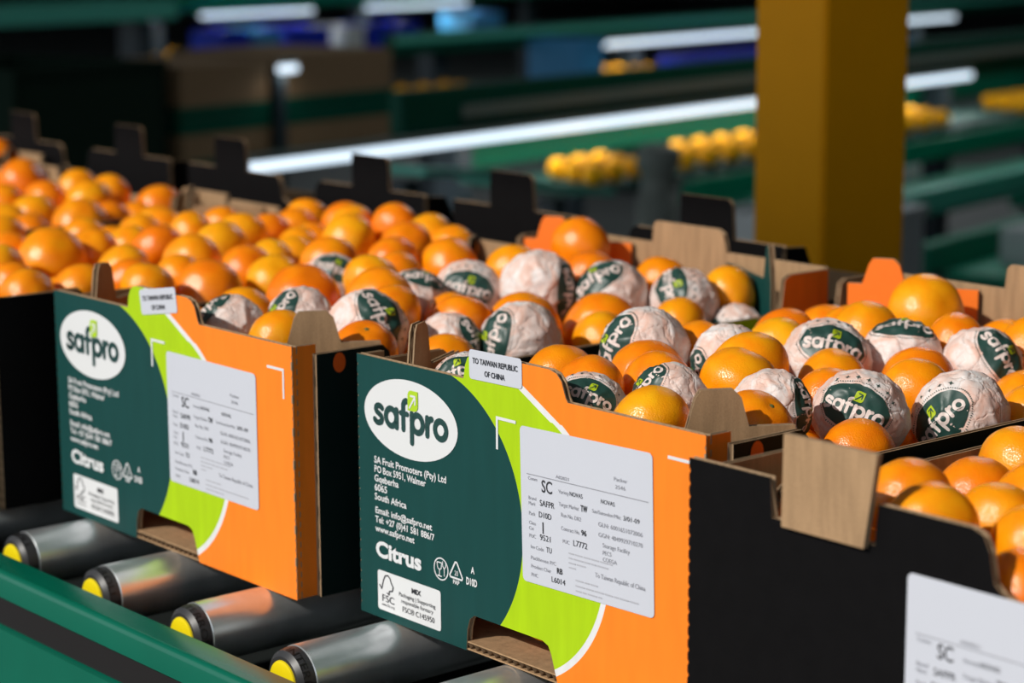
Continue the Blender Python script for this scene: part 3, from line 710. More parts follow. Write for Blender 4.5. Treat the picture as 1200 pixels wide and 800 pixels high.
# x, y, z in the carton, radius, order along the row, quaternion of the printed wrapper (None = bare fruit)
FRUIT = {
  2: [
     (0.1174,0.5769,0.2,0.0362,1085,None),
     (0.1519,0.4533,0.1962,0.0321,1016,None),
     (0.1012,0.4873,0.1875,0.0291,995,None),
     (0.2117,0.5022,0.1907,0.029,1119,None),
     (0.2749,0.5324,0.192,0.0299,1212,None),
     (0.0822,0.4204,0.1899,0.029,919,None),
     (0.1205,0.3725,0.1903,0.029,913,None),
     (0.1547,0.2718,0.199,0.0302,852,(0.734,0.06,-0.641,-0.218)),
     (0.0972,0.3002,0.1946,0.029,823,None),
     (0.2104,0.2403,0.2027,0.0333,878,None),
     (0.2473,0.1901,0.2039,0.0315,866,None),
     (0.183,0.3643,0.1897,0.038,968,(0.865,-0.334,-0.006,0.373)),
     (0.2105,0.4305,0.1851,0.0364,1056,(0.724,-0.597,-0.199,0.282)),
     (0.2665,0.47,0.1822,0.036,1150,(0.719,-0.522,0.315,0.334)),
     (0.231,0.3203,0.1807,0.0326,977,None),
     (0.268,0.2735,0.1803,0.029,972,None),
     (0.2607,0.3918,0.1792,0.0316,1075,None),
     (0.2962,0.3455,0.1824,0.0293,1072,None),
     (0.3247,0.2464,0.1824,0.0372,1009,(0.939,-0.237,0.095,0.229)),
     (0.356,0.3289,0.1748,0.038,1125,(0.89,0.002,-0.443,0.108)),
     (0.3276,0.4519,0.163,0.03,1202,None),
     (0.3648,0.4114,0.1621,0.0292,1210,None),
     (0.3153,0.1549,0.1995,0.0302,904,(0.439,-0.644,0.38,0.497)),
     (0.3494,0.1005,0.199,0.029,884,None),
     (0.3622,0.199,0.1653,0.029,1004,None),
     (0.2545,0.1074,0.2031,0.029,785,(0.739,-0.251,-0.614,0.117)),
     (0.2956,0.0475,0.201,0.0299,762,None),
     (0.1499,0.1852,0.1953,0.0321,760,None),
     (0.2,0.1484,0.1989,0.0297,772,None),
     (0.091,0.2365,0.201,0.038,755,(0.763,-0.155,-0.624,0.063)),
     (0.1237,0.1131,0.1982,0.0296,658,None),
     (0.1839,0.0883,0.202,0.029,690,None),
     (0.2314,0.0451,0.2017,0.029,690,(0.877,-0.353,0.052,0.321)),
     (0.0885,0.0415,0.1963,0.029,545,(0.861,-0.285,-0.253,0.337)),
  ],
  1: [
     (0.3624,0.1942,0.1721,0.029,524,None),
     (0.3174,0.2333,0.1789,0.03,527,(0.518,-0.592,0.285,0.548)),
     (0.356,0.2864,0.1793,0.038,610,(0.739,-0.065,-0.663,0.1)),
     (0.3034,0.3356,0.1775,0.0376,614,None),
     (0.3145,0.4264,0.1681,0.0377,705,None),
     (0.3626,0.3856,0.1696,0.0301,708,None),
     (0.3647,0.4825,0.1723,0.0293,795,None),
     (0.3273,0.527,0.1866,0.0352,802,(0.825,-0.341,0.447,-0.065)),
     (0.2636,0.5581,0.1947,0.03,776,None),
     (0.3327,0.5864,0.1899,0.029,857,None),
     (0.3654,0.5619,0.1578,0.0291,862,(0.981,-0.052,-0.072,-0.175)),
     (0.2719,0.4783,0.1893,0.038,716,(0.821,-0.307,-0.417,0.238)),
     (0.0961,0.5949,0.2108,0.0347,680,None),
     (0.2097,0.5069,0.2,0.0301,692,None),
     (0.224,0.423,0.2,0.038,631,(0.405,-0.578,0.433,0.561)),
     (0.1349,0.467,0.2,0.0323,603,None),
     (0.1644,0.3804,0.1913,0.0356,549,(0.891,-0.216,0.037,0.398)),
     (0.2289,0.3053,0.1804,0.029,528,None),
     (0.2796,0.2782,0.1886,0.029,541,None),
     (0.2053,0.2371,0.2028,0.0353,445,None),
     (0.2607,0.2085,0.2033,0.029,458,None),
     (0.1707,0.3085,0.1939,0.0306,488,(0.686,-0.523,-0.164,0.478)),
     (0.3033,0.149,0.2,0.0378,430,(0.686,-0.564,0.334,0.317)),
     (0.3541,0.1084,0.1928,0.0299,427,None),
     (0.2272,0.1301,0.2,0.0323,353,(0.712,-0.12,-0.654,0.226)),
     (0.293,0.0613,0.2,0.029,328,None),
     (0.2141,0.062,0.2,0.031,271,(0.709,-0.368,-0.58,0.158)),
     (0.1603,0.1105,0.2,0.029,285,None),
     (0.1176,0.2097,0.2,0.0361,356,None),
     (0.0421,0.299,0.1987,0.03,390,(0.827,-0.388,0.017,0.407)),
     (0.0381,0.3787,0.2071,0.0307,459,None),
     (0.1142,0.295,0.2076,0.0293,435,None),
     (0.0868,0.346,0.2025,0.029,463,None),
     (0.0695,0.4321,0.1998,0.0354,527,None),
  ],
  0: [
     (0.5412,0.2729,0.1788,0.0378,243,None),
     (0.5472,0.3546,0.1846,0.0303,322,None),
     (0.4889,0.3584,0.1887,0.03,290,None),
     (0.4597,0.4086,0.1879,0.029,317,None),
     (0.3723,0.3987,0.195,0.0343,258,None),
     (0.4357,0.322,0.194,0.0339,226,None),
     (0.4798,0.2789,0.1865,0.029,212,None),
     (0.3267,0.458,0.1996,0.0312,283,None),
     (0.3869,0.4964,0.1861,0.029,349,None),
     (0.43,0.458,0.1836,0.029,342,None),
     (0.4174,0.5471,0.1956,0.0341,408,None),
     (0.5455,0.4282,0.1936,0.0328,386,None),
     (0.5249,0.5516,0.2014,0.0301,477,None),
     (0.4673,0.6281,0.2008,0.029,506,None),
     (0.4095,0.6213,0.2064,0.029,462,None),
     (0.5147,0.6261,0.1895,0.029,554,None),
     (0.357,0.5965,0.2034,0.029,412,None),
     (0.2281,0.6215,0.1971,0.029,360,None),
     (0.2673,0.5747,0.1923,0.029,345,None),
     (0.3061,0.6232,0.1981,0.0295,404,None),
     (0.2327,0.4487,0.195,0.029,225,None),
     (0.2118,0.5074,0.195,0.029,262,None),
     (0.2932,0.5192,0.1916,0.029,315,None),
     (0.3523,0.5427,0.1862,0.029,367,None),
     (0.3273,0.3434,0.1975,0.0303,185,None),
     (0.2654,0.3406,0.1912,0.029,150,None),
     (0.4232,0.242,0.195,0.029,145,None),
     (0.5455,0.1981,0.1929,0.029,173,None),
     (0.5144,0.1383,0.1947,0.029,95,None),
     (0.3146,0.2158,0.1959,0.038,62,None),
     (0.2954,0.2762,0.1957,0.0301,108,None),
     (0.2551,0.1924,0.1946,0.0308,10,None),
     (0.3439,0.1356,0.195,0.029,0,None),
     (0.4591,0.0901,0.1941,0.029,15,None),
     (0.5198,0.0762,0.196,0.029,34,None),
     (0.4858,0.2152,0.1884,0.029,155,None),
     (0.132,0.2492,0.195,0.0304,3,None),
  ],
  -1: [
     (0.4898,0.57,0.1572,0.0319,163,None),
     (0.4646,0.6207,0.1708,0.036,188,None),
     (0.5415,0.4533,0.1698,0.0375,95,None),
     (0.4575,0.5147,0.1857,0.0341,105,None),
     (0.3551,0.5556,0.195,0.0292,92,None),
     (0.4254,0.5645,0.1919,0.0299,128,None),
     (0.4565,0.4297,0.1717,0.0347,40,None),
     (0.4132,0.4708,0.1877,0.0318,53,None),
     (0.2333,0.5344,0.195,0.0373,28,None),
     (0.4018,0.4107,0.1893,0.0303,2,None),
     (0.4859,0.3693,0.1639,0.038,5,None),
     (0.5488,0.3771,0.165,0.0302,38,None),
     (0.5148,0.5114,0.1655,0.0313,128,None),
     (0.5436,0.5695,0.1584,0.0303,190,None),
  ],
  -2: [
     (0.4865,0.6277,0.1905,0.031,4,None),
  ],
  3: [
     (0.1098,0.0866,0.196,0.029,1062,None),
     (0.1678,0.0395,0.1968,0.029,1090,None),
     (0.0778,0.2019,0.1688,0.0305,1146,None),
     (0.1533,0.1266,0.1802,0.029,1171,None),
     (0.2058,0.0926,0.181,0.029,1212,None),
     (0.1369,0.1868,0.1812,0.029,1214,None),
     (0.2362,0.0395,0.1695,0.029,1196,None),
  ],
}

# fruit of the layer below, in carton coordinates
LOWER = {
    2: [(0.042, 0.523, 0.172), (0.202, 0.59, 0.172), (0.264, 0.344, 0.13)],
    0: [(0.048, 0.407, 0.172), (0.076, 0.469, 0.172), (0.046, 0.524, 0.172)],
    3: [(0.049, 0.287, 0.172)],
}

def sphere_mesh(name, fn, mat, nu=44, nv=28):
    vs = [fn(Vector((0, 0, 1)))]; fs = []
    for j in range(1, nv):
        t = math.pi * j / nv
        for i in range(nu):
            p = 2 * math.pi * i / nu
            vs.append(fn(Vector((math.sin(t) * math.cos(p), math.sin(t) * math.sin(p), math.cos(t)))))
    vs.append(fn(Vector((0, 0, -1))))
    for i in range(nu): fs.append((0, 1 + i, 1 + (i + 1) % nu))
    for j in range(nv - 2):
        a = 1 + j * nu; b = a + nu
        for i in range(nu): k = (i + 1) % nu; fs.append((a + i, b + i, b + k, a + k))
    e = len(vs) - 1; a = 1 + (nv - 2) * nu
    for i in range(nu): fs.append((e, a + (i + 1) % nu, a + i))
    me = bpy.data.meshes.new(name); me.from_pydata([tuple(v) for v in vs], [], fs); me.materials.append(mat)
    me.polygons.foreach_set('use_smooth', [True] * len(me.polygons))
    return me

def fruit_fn(seed):
    off = Vector((seed * 7.3, seed * 3.1, 0))
    def fn(d):
        r = 1 + 0.035 * noise.noise(d * 1.3 + off) + 0.010 * noise.noise(d * 3.5 + off)
        c = d.z
        dim = 0.10 * math.exp(-((1 - c) / 0.035)) + 0.05 * math.exp(-((1 + c) / 0.03))
        r *= (1 - dim)
        return Vector((d.x * r, d.y * r, d.z * r * 0.90))
    return fn
FRUIT_MESH = [sphere_mesh('mandarin', fruit_fn(s), M['skin']) for s in range(4)]

def calyx_mesh():
    vs, fs = [], []
    n = 10
    vs.append((0, 0, 0.86))
    for i in range(n):
        t = 2 * math.pi * i / n; r = 0.095 if i % 2 else 0.055; vs.append((r * math.cos(t), r * math.sin(t), 0.822 if i % 2 else 0.835))
    for i in range(n): fs.append((0, 1 + i, 1 + (i + 1) % n))
    me = bpy.data.meshes.new('calyx'); me.from_pydata(vs, [], fs); me.materials.append(M['calyx']); return me
CALYX = calyx_mesh()

# tissue wrapped fruit: the paper and everything printed on it share one radial function
def wrap_fn(seed):
    off = Vector((seed * 5.7, 11.3 - seed * 2.9, seed * 1.7))
    def rad(d):
        p = d * 1.75 + off
        a = noise.noise(p); b = noise.noise(p * 2.1 + Vector((3, 1, 2)))
        ridge = (1 - abs(a)) ** 4 * 0.060 + (1 - abs(b)) ** 5 * 0.030
        back = max(0.0, d.y) ** 3 * 0.05 * (1 + noise.noise(d * 6 + off))
        return 0.955 + ridge + back - 0.02 * abs(noise.noise(p * 4))
    return rad
NWRAP = 4
WRAP = []
for s in range(NWRAP):
    rad = wrap_fn(s)
    me = sphere_mesh('wrapping_paper', lambda d: Vector((d.x, d.y, d.z * 0.95)) * rad(d), M['tissue'], 72, 46)
    def on(p, lift):
        lon, lat = p[0], p[1]
        d = Vector((math.sin(lon) * math.cos(lat), -math.cos(lon) * math.cos(lat), math.sin(lat)))
        q = d * (rad(d) + lift)
        return (q.x, q.y, q.z * 0.95)
    def sub(shape, cuts):
        bm = bmesh.new()
        vv = [bm.verts.new((p[0], p[1], 0)) for p in shape[0]]
        for f in shape[1]:
            try: bm.faces.new([vv[i] for i in f])
            except ValueError: pass
        bmesh.ops.triangulate(bm, faces=bm.faces[:])
        for _ in range(cuts): bmesh.ops.subdivide_edges(bm, edges=[e for e in bm.edges if e.calc_length() > 0.09], cuts=1); bmesh.ops.triangulate(bm, faces=bm.faces[:])
        bm.verts.index_update()
        out = ([Vector((v.co.x, v.co.y)) for v in bm.verts], [tuple(v.index for v in f.verts) for f in bm.faces]); bm.free()
        return out
    def dec(name, shape, mat, lift, cuts=2):
        v, f = sub(shape, cuts) if cuts else shape
        m2 = bpy.data.meshes.new(name); m2.from_pydata([on(p, lift) for p in v], [], f); m2.materials.append(mat)
        m2.polygons.foreach_set('use_smooth', [True] * len(m2.polygons)); return m2
    sh, w = logo_letters(); k = 1.34 / w
    stars = []
    for j in range(7):
        a = math.radians(38 + j * 17); cx, cy = 1.0 * math.cos(a), 0.74 * math.sin(a)
        pts = [Vector((cx + (0.075 if i % 2 == 0 else 0.026) * math.cos(i * math.pi / 4 + a), cy + (0.075 if i % 2 == 0 else 0.026) * math.sin(i * math.pi / 4 + a))) for i in range(8)]
        stars.append((pts, [tuple(range(8))]))
    dots = []
    for j in range(90):
        a = 2 * math.pi * j / 90; dots.append(stroke([(0.83 * math.cos(a), 0.57 * math.sin(a)), (0.862 * math.cos(a), 0.602 * math.sin(a))], 0.02, caps=False))
    WRAP.append((me, [('printed_oval', dec('printed_oval', disc2(0, 0, 0.78, 0.52, 48, 10), M['tissue_green'], 0.012, 0)),
                      ('printed_lettering', dec('printed_lettering', merge(sh, -0.67, -0.20, k, k), M['tissue_ink'], 0.021)),
                      ('printed_leaf', dec('printed_leaf', merge([leaf_shape()], -0.07, 0.12, 0.25), M['tissue_lime'], 0.023)),
                      ('leaf_arrow', dec('leaf_arrow', merge(arrow_shapes(), -0.07, 0.12, 0.25), M['tissue_green'], 0.029)),
                      ('dotted_border', dec('dotted_border', merge(dots), M['tissue_star'], 0.013, 0)),
                      ('printed_stars', dec('printed_stars', merge(stars), M['tissue_star'], 0.014))]))

WDESC = {}
def place_fruit():
    rnd = random.Random(21)
    for c, rows in FRUIT.items():
        x0, y0 = CARTONS[c]
        bare = sorted([r for r in rows if r[5] is None], key=lambda r: r[4]); wr = sorted([r for r in rows if r[5] is not None], key=lambda r: r[4])
        for i, r in enumerate(bare):
            o = bpy.data.objects.new('mandarin', FRUIT_MESH[rnd.randrange(4)]); link(o)
            o.location = (x0 + r[0], y0 + r[1], r[2]); o.scale = (r[3] * 1.02,) * 3
            tilt = rnd.uniform(1.7, 2.7); az = rnd.uniform(0, 6.28)
            shown = (c, r[4]) in ((2, 1212), (2, 884), (1, 427), (0, 459), (2, 1202))
            if shown: tilt, az = (1.05, -0.75) if r[4] == 1212 else (rnd.uniform(0.3, 0.9), rnd.uniform(-1.2, 0.2))
            o.rotation_euler = (0, 0, 0)
            o.rotation_mode = 'QUATERNION'
            o.rotation_quaternion = Quaternion((0, 0, 1), az) @ Quaternion((0, 1, 0), tilt)
            extra = ' with its stem end showing' if (r[4] == 1212 and c == 2) else ''
            pos = 'leftmost bare one' if i == 0 else ('rightmost bare one' if i == len(bare) - 1 and len(bare) > 2 else ORD[i] + ' bare one from the left')
            if len(bare) == 1: pos = 'the only one in view'
            tag(o, 'bare mandarin in %s, %s%s' % (CNAME[c], pos, extra), 'mandarin', 'mandarins in ' + CNAME[c])
            if shown: link(bpy.data.objects.new('calyx', CALYX), o)
        for i, r in enumerate(wr):
            me, parts = WRAP[(i * 3 + c) % NWRAP]
            o = bpy.data.objects.new('wrapped_mandarin', me); link(o)
            o.location = (x0 + r[0], y0 + r[1], r[2]); o.scale = (r[3] * 1.03,) * 3
            o.rotation_mode = 'QUATERNION'; o.rotation_quaternion = Quaternion(r[5])
            pos = 'leftmost wrapped one' if i == 0 else ('rightmost wrapped one' if i == len(wr) - 1 else ORD[i] + ' wrapped one from the left')
            tag(o, 'tissue-wrapped mandarin in %s, %s' % (CNAME[c], pos), 'mandarin', 'wrapped mandarins in ' + CNAME[c])
            for nm, m2 in parts:
                k = bpy.data.objects.new(nm, m2); link(k, o)
        # fruit of the layer below that shows through the gaps
        for (x, y, z) in LOWER.get(c, []):
            o = bpy.data.objects.new('mandarin', FRUIT_MESH[rnd.randrange(4)]); link(o)
            o.location = (x0 + x, y0 + y, z); o.scale = (0.0322,) * 3
            o.rotation_euler = (rnd.uniform(0, 3), rnd.uniform(0, 3), 0)
            tag(o, 'bare mandarin sunk in the gaps of %s' % CNAME[c], 'mandarin', 'sunken mandarins in ' + CNAME[c])
    for c, (x, y) in {1: (0.186, 0.050), 2: (0.188, 0.050)}.items():
        o = bpy.data.objects.new('mandarin', FRUIT_MESH[c]); link(o)
        o.location = (CARTONS[c][0] + x, CARTONS[c][1] + y, 0.0075 + 0.0315 * 0.96); o.scale = (0.0325,) * 3
        tag(o, 'mandarin seen through the hand hole at the foot of %s' % CNAME[c], 'mandarin')
place_fruit()

def packed_layer():
    '''the closely packed layer under the fruit in view, one joined object per carton'''
    unit = [Vector((math.sin(math.pi * j / 12) * math.cos(2 * math.pi * i / 20), math.sin(math.pi * j / 12) * math.sin(2 * math.pi * i / 20), 0.92 * math.cos(math.pi * j / 12))) for j in range(13) for i in range(20)]
    uf = [(j * 20 + i, (j + 1) * 20 + i, (j + 1) * 20 + (i + 1) % 20, j * 20 + (i + 1) % 20) for j in range(12) for i in range(20)]
    rnd = random.Random(8)
    for c in (1, 2, 3, 0, -1, -2):
        x0, y0 = CARTONS[c]; W, L = SIZE[c]
        placed = [r[:4] for r in FRUIT[c]] + [(x, y, z, 0.0322) for x, y, z in LOWER.get(c, [])]
        pts = [(0.046 + i * 0.064 + (0.03 if j % 2 else 0) + rnd.uniform(-.004, .004), 0.046 + j * 0.060 + rnd.uniform(-.004, .004)) for j in range(11) for i in range(9)]
        pts += [(rnd.uniform(.045, W - .045), rnd.uniform(.045, L - .045)) for _ in range(300)]
        vs, fs = [], []
        for z in (0.19, 0.168, 0.155, 0.14, 0.125):
            for x, y in pts:
                if not (0.042 < x < W - 0.042 and 0.042 < y < L - 0.042) or min(x, W - x) + min(y, L - y) < 0.118: continue
                if z > 0.18 and not (c == 3 and x + 0.9 * y > 0.40) and c != -2: continue
                if c == -2 and z > 0.15: continue
                if all((x - a) ** 2 + (y - b) ** 2 + (z - e) ** 2 > (0.96 * (0.0315 + q)) ** 2 for a, b, e, q in placed):
                    placed.append((x, y, z, 0.0315)); k = len(vs); cc = Vector((x, y, z))
                    vs += [cc + p * 0.032 for p in unit]; fs += [tuple(i + k for i in f) for f in uf]
        o = mesh_obj('packed_mandarins', vs, fs, M['skin_packed'], None, smooth=True); o.location = (x0, y0, 0)
        tag(o, 'mandarins packed below the top layer in ' + CNAME[c], 'mandarins', None, 'stuff')
packed_layer()

# ------------------------------------------------------------------ packing hall behind (frame turned with the machines)
BA = math.radians(13.6)
E1 = Vector((-math.sin(BA), math.cos(BA), 0)); E2 = Vector((-E1.y, E1.x, 0))
def bpnt(a, b, z): return E1 * a + E2 * b + Vector((0, 0, z))
def bbox(name, a0, a1, b0, b1, z0, z1, mat, parent, bev=0.006):
    bm = bmesh.new(); add_box(bm, a0, a1, b0, b1, z0, z1, 0, lambda a, b, z: bpnt(a, b, z) - (parent.location if parent else Vector()))
    bmesh.ops.bevel(bm, geom=bm.edges[:], offset=min(bev, 0.3 * min(a1 - a0, b1 - b0, z1 - z0)), segments=2, affect='EDGES')
    bmesh.ops.recalc_face_normals(bm, faces=bm.faces[:])
    return bm_obj(name, bm, mat, parent)
def btube(name, a0, a1, b, z, r, mat, parent):
    vs, fs = [], []; n = 14
    for a in (a0, a1):
        for i in range(n):
            t = 2 * math.pi * i / n; vs.append(bpnt(a, b + r * math.cos(t), z + r * math.sin(t)) - parent.location)
    fs = [(i, (i + 1) % n, n + (i + 1) % n, n + i) for i in range(n)] + [tuple(range(n)), tuple(reversed(range(n, 2 * n)))]
    return mesh_obj(name, vs, fs, mat, parent)
F = FLOOR_Z
def line(label, a_mid, b_mid):
    r = empty('sorting_line', tuple(bpnt(a_mid, b_mid, F))); return tag(r, label, 'machine', 'sorting lines in the packing hall')

def light(a0, a1, b, z, label, host_drop):
    r = empty('tube_light', tuple(bpnt((a0 + a1) / 2, b, z)))
    tag(r, label, 'light', 'tube lights of the packing hall')
    btube('lit_tube', a0, a1, b, z, 0.015, M['tube'], r)
    ld = bpy.data.lights.new('tube_glow', 'AREA'); ld.shape = 'RECTANGLE'; ld.size = a1 - a0; ld.size_y = 0.03; ld.energy = (7.0 if b > 9 else 2.0) * (a1 - a0); ld.color = (1.0, 0.98, 0.95)
    lo = bpy.data.objects.new('tube_glow', ld); link(lo, r); lo.location = (0, 0, -0.02); lo.rotation_euler = (0, 0, math.pi / 2 + BA)
    bbox('light_housing', a0, a1, b - 0.02, b + 0.02, z + 0.017, z + 0.035, M['bg_grey'], r, 0.004)

# nearest line
L1 = line('green sorting line with a long lit tube under its hood, nearest behind the cartons', 6, 2.9)
bbox('hood', 4.0, 9.4, 2.80, 2.86, -0.085, 0.055, M['bg_green_dark'], L1)
bbox('hood_band', 4.3, 9.4, 2.785, 2.80, -0.048, -0.006, M['bg_grey'], L1, 0.003)
bbox('beam', 2.4, 9.4, 2.80, 2.86, -0.14, -0.088, M['bg_green_dark'], L1)
bbox('back_plate', 4.6, 9.4, 3.02, 3.04, -0.26, -0.14, M['bg_green'], L1)
bbox('belt', 4.55, 9.6, 2.50, 3.02, -0.31, -0.29, M['belt'], L1)
bbox('belt_rail', 5.15, 9.6, 2.44, 2.49, -0.40, -0.315, M['bg_green'], L1)
for a in (4.40, 7.52, 8.10, 9.3):
    bbox('post', a - 0.05, a + 0.05, 2.865, 2.965, F, 0.0, M['bg_dark'], L1)
light(3.27, 8.14, 2.775, -0.118, 'long lit tube light under the hood of the nearest green sorting line', 0)
# infeed in front of it
L0 = line('green infeed conveyor with pale teal chutes, in front of the nearest sorting line', 4.5, 2.0)
def chute(a0, z0, a1, z1, b0, b1, mat):
    vs = [bpnt(a, b, z + t) - L0.location for t in (0, 0.02) for (a, z) in ((a0, z0), (a1, z1)) for b in (b0, b1)]
    mesh_obj('chute', vs, [(0, 1, 3, 2), (4, 6, 7, 5), (0, 2, 6, 4), (1, 5, 7, 3), (0, 4, 5, 1), (2, 3, 7, 6)], mat, L0)
chute(2.95, -0.058, 3.32, -0.100, 1.88, 2.12, M['bg_teal'])
chute(3.40, -0.130, 3.82, -0.195, 1.88, 2.12, M['bg_teal'])
bbox('rail', 3.75, 7.6, 1.90, 1.96, -0.47, -0.38, M['bg_teal'], L0)
bbox('rail', 5.5, 7.8, 1.70, 1.76, -0.62, -0.52, M['bg_green'], L0)
bbox('belt', 3.7, 9.2, 1.97, 2.40, -0.50, -0.46, M['bg_green'], L0)
bbox('lower_deck', 5.6, 9.2, 1.20, 1.69, -0.66, -0.62, M['bg_green'], L0)
for a in (5.7, 8.9): bbox('deck_leg', a - 0.03, a + 0.03, 1.4, 1.46, F, -0.66, M['bg_dark'], L0)
for a in (3.6, 5.4, 7.4): bbox('leg', a - 0.04, a + 0.04, 1.92, 2.0, F, -0.48, M['bg_dark'], L0)
for a in (3.05, 3.72): bbox('chute_post', a - 0.03, a + 0.03, 2.0, 2.06, F, -0.20 if a > 3.5 else -0.085, M['bg_dark'], L0)
def motor():
    r = empty('drive_motor', tuple(bpnt(3.92, 1.80, -0.30))); tag(r, 'dark grey drive motor standing at the end of the green infeed rail', 'motor')
    vs, fs = [], []; n = 20
    prof = [(-0.08, 0.055), (-0.06, 0.06), (0.10, 0.06), (0.105, 0.05), (0.17, 0.05), (0.19, 0.065), (0.235, 0.065), (0.25, 0.04)]
    for z, q in prof:
        for i in range(n): t = 2 * math.pi * i / n; vs.append((q * math.cos(t), q * math.sin(t), z))
    for k in range(len(prof) - 1):
        for i in range(n): j = (i + 1) % n; fs.append((k * n + i, k * n + j, (k + 1) * n + j, (k + 1) * n + i))
    fs.append(tuple(reversed(range(n)))); fs.append(tuple(range((len(prof) - 1) * n, len(prof) * n)))
    mesh_obj('housing', vs, fs, M['bg_grey'], r, smooth=True)
    bm = bmesh.new(); add_box(bm, -0.05, 0.05, -0.05, 0.05, F + 0.30, -0.08); bm_obj('pedestal', bm, M['bg_dark'], r)
motor()
def crate(name, a0, a1, b0, b1, z0, z1, mat, label, cat='crate', group=None):
    r = empty(name, tuple(bpnt((a0 + a1) / 2, (b0 + b1) / 2, z0))); tag(r, label, cat, group)
    t = 0.02
    bbox('bottom', a0, a1, b0, b1, z0, z0 + t, mat, r, 0.004)
    bbox('side', a0, a0 + t, b0, b1, z0 + t, z1, mat, r, 0.004); bbox('side', a1 - t, a1, b0, b1, z0 + t, z1, mat, r, 0.004)
    bbox('side', a0 + t, a1 - t, b0, b0 + t, z0 + t, z1, mat, r, 0.004); bbox('side', a0 + t, a1 - t, b1 - t, b1, z0 + t, z1, mat, r, 0.004)
    bbox('rim', a0 - 0.01, a1 + 0.01, b0 - 0.012, b0, z1 - 0.03, z1, mat, r, 0.004)
    return r
crate('grey_crate', 5.86, 6.30, 1.28, 1.60, -0.62, -0.49, M['bg_lgrey'], 'pale grey crate on the green deck right of the yellow column')
crate('grey_crate', 4.00, 4.22, 1.30, 1.68, F, -0.24, M['bg_lgrey'], 'pale grey crate below the fruit belt, left of the dark motor pedestal')
crate('grey_crate', 4.40, 4.62, 1.30, 1.68, F, -0.26, M['bg_lgrey'], 'pale grey crate below the fruit belt, nearer the yellow column')
crate('blue_crate', 7.66, 8.02, 3.2, 3.6, -0.66, -0.16, M['bg_blue'], 'tall dark blue crate between two posts right of the yellow column')
bbox('crate_shelf', 7.4, 9.2, 3.06, 3.66, -0.70, -0.66, M['bg_green'], L1)
crate('blue_crate', 8.35, 8.75, 3.2, 3.6, -0.10 - 0.04, 0.0, M['bg_lblue'], 'small light blue crate at the right edge above the far fruit')
bbox('shelf', 8.2, 9.2, 3.06, 3.66, -0.18, -0.14, M['bg_green_dark'], L1)
crate('grey_crate', 8.42, 8.80, 2.30, 2.42, -0.64, -0.46, M['bg_lgrey'], 'white crate at the right edge below the far fruit')
bbox('crate_ledge', 8.0, 9.4, 2.2, 2.5, -0.70, -0.64, M['bg_green'], L1)
bbox('ledge_leg', 8.1, 8.16, 2.25, 2.31, F, -0.70, M['bg_dark'], L1)

# fruit on the far belts
FAR = sphere_mesh('far_mandarin', lambda d: Vector((d.x, d.y, d.z * 0.9)), M['far_skin'], 16, 10)
def far_fruit(a0, a1, b0, b1, z, n, label, group, r=0.042):
    rnd = random.Random(int(a0 * 100))
    for i in range(n):
        o = bpy.data.objects.new('mandarin', FAR); link(o)
        a = a0 + (a1 - a0) * (i + 0.5) / n; b = b0 + (b1 - b0) * ((i % 3) / 2.0)
        o.location = bpnt(a, b, z + r * 0.9); o.scale = (r,) * 3; o.rotation_euler = (0, 0, rnd.uniform(0, 6))
        tag(o, label, 'mandarin', group)
far_fruit(5.26, 7.5, 2.55, 2.75, -0.29, 42, 'blurred mandarin on the belt of the nearest sorting line, left of the yellow column', 'mandarins on the nearest belt')
far_fruit(4.68, 5.06, 2.55, 2.75, -0.29, 9, 'blurred mandarin at the start of the nearest belt, left of the dark motor', 'mandarins at the belt start')
far_fruit(8.2, 9.2, 2.55, 2.75, -0.29, 20, 'blurred mandarin on the belt right of the yellow column', 'mandarins on the belt at the right')

# second line
L2 = line('dark green sorting line with a lit tube, second behind the cartons', 11, 5.8)
bbox('hood', 7.4, 15.5, 5.60, 5.68, -0.08, 0.03, M['bg_green_dark'], L2)
bbox('hood_band', 7.4, 15.5, 5.585, 5.60, -0.02, 0.02, M['bg_teal'], L2, 0.003)
bbox('belt', 7.0, 15.5, 5.2, 5.85, -0.33, -0.30, M['belt'], L2)
bbox('belt_rail', 7.0, 15.5, 5.14, 5.19, -0.42, -0.32, M['bg_green_dark'], L2)
bbox('lower_rail', 6.9, 15.5, 4.8, 4.86, -0.58, -0.50, M['bg_grey'], L2)
for a in (7.9, 9.8, 11.7, 13.6): bbox('post', a - 0.06, a + 0.06, 5.69, 5.81, F, 0.0, M['bg_dark'], L2)
for a in (7.9, 10.7, 13.6): bbox('rail_leg', a - 0.05, a + 0.05, 4.8, 4.9, F, -0.58, M['bg_dark'], L2)
light(9.09, 13.9, 5.55, -0.10, 'lit tube light of the second sorting line, higher in the view', 0)

far_fruit(8.9, 9.6, 5.3, 5.6, -0.30, 14, 'blurred mandarin on the second sorting line', 'mandarins on the second line')
far_fruit(7.3, 7.9, 5.3, 5.6, -0.30, 10, 'blurred mandarin at the left end of the second line', 'mandarins at the left end of the second line')
crate('blue_crate', 9.75, 10.9, 5.22, 5.5, -0.30, -0.19, M['bg_blue'], 'dark blue crate on the second sorting line beside the yellow column')
crate('blue_crate', 8.56, 8.80, 5.25, 5.6, -0.30, -0.04, M['bg_lblue'], 'light blue crate on the second sorting line left of its fruit')

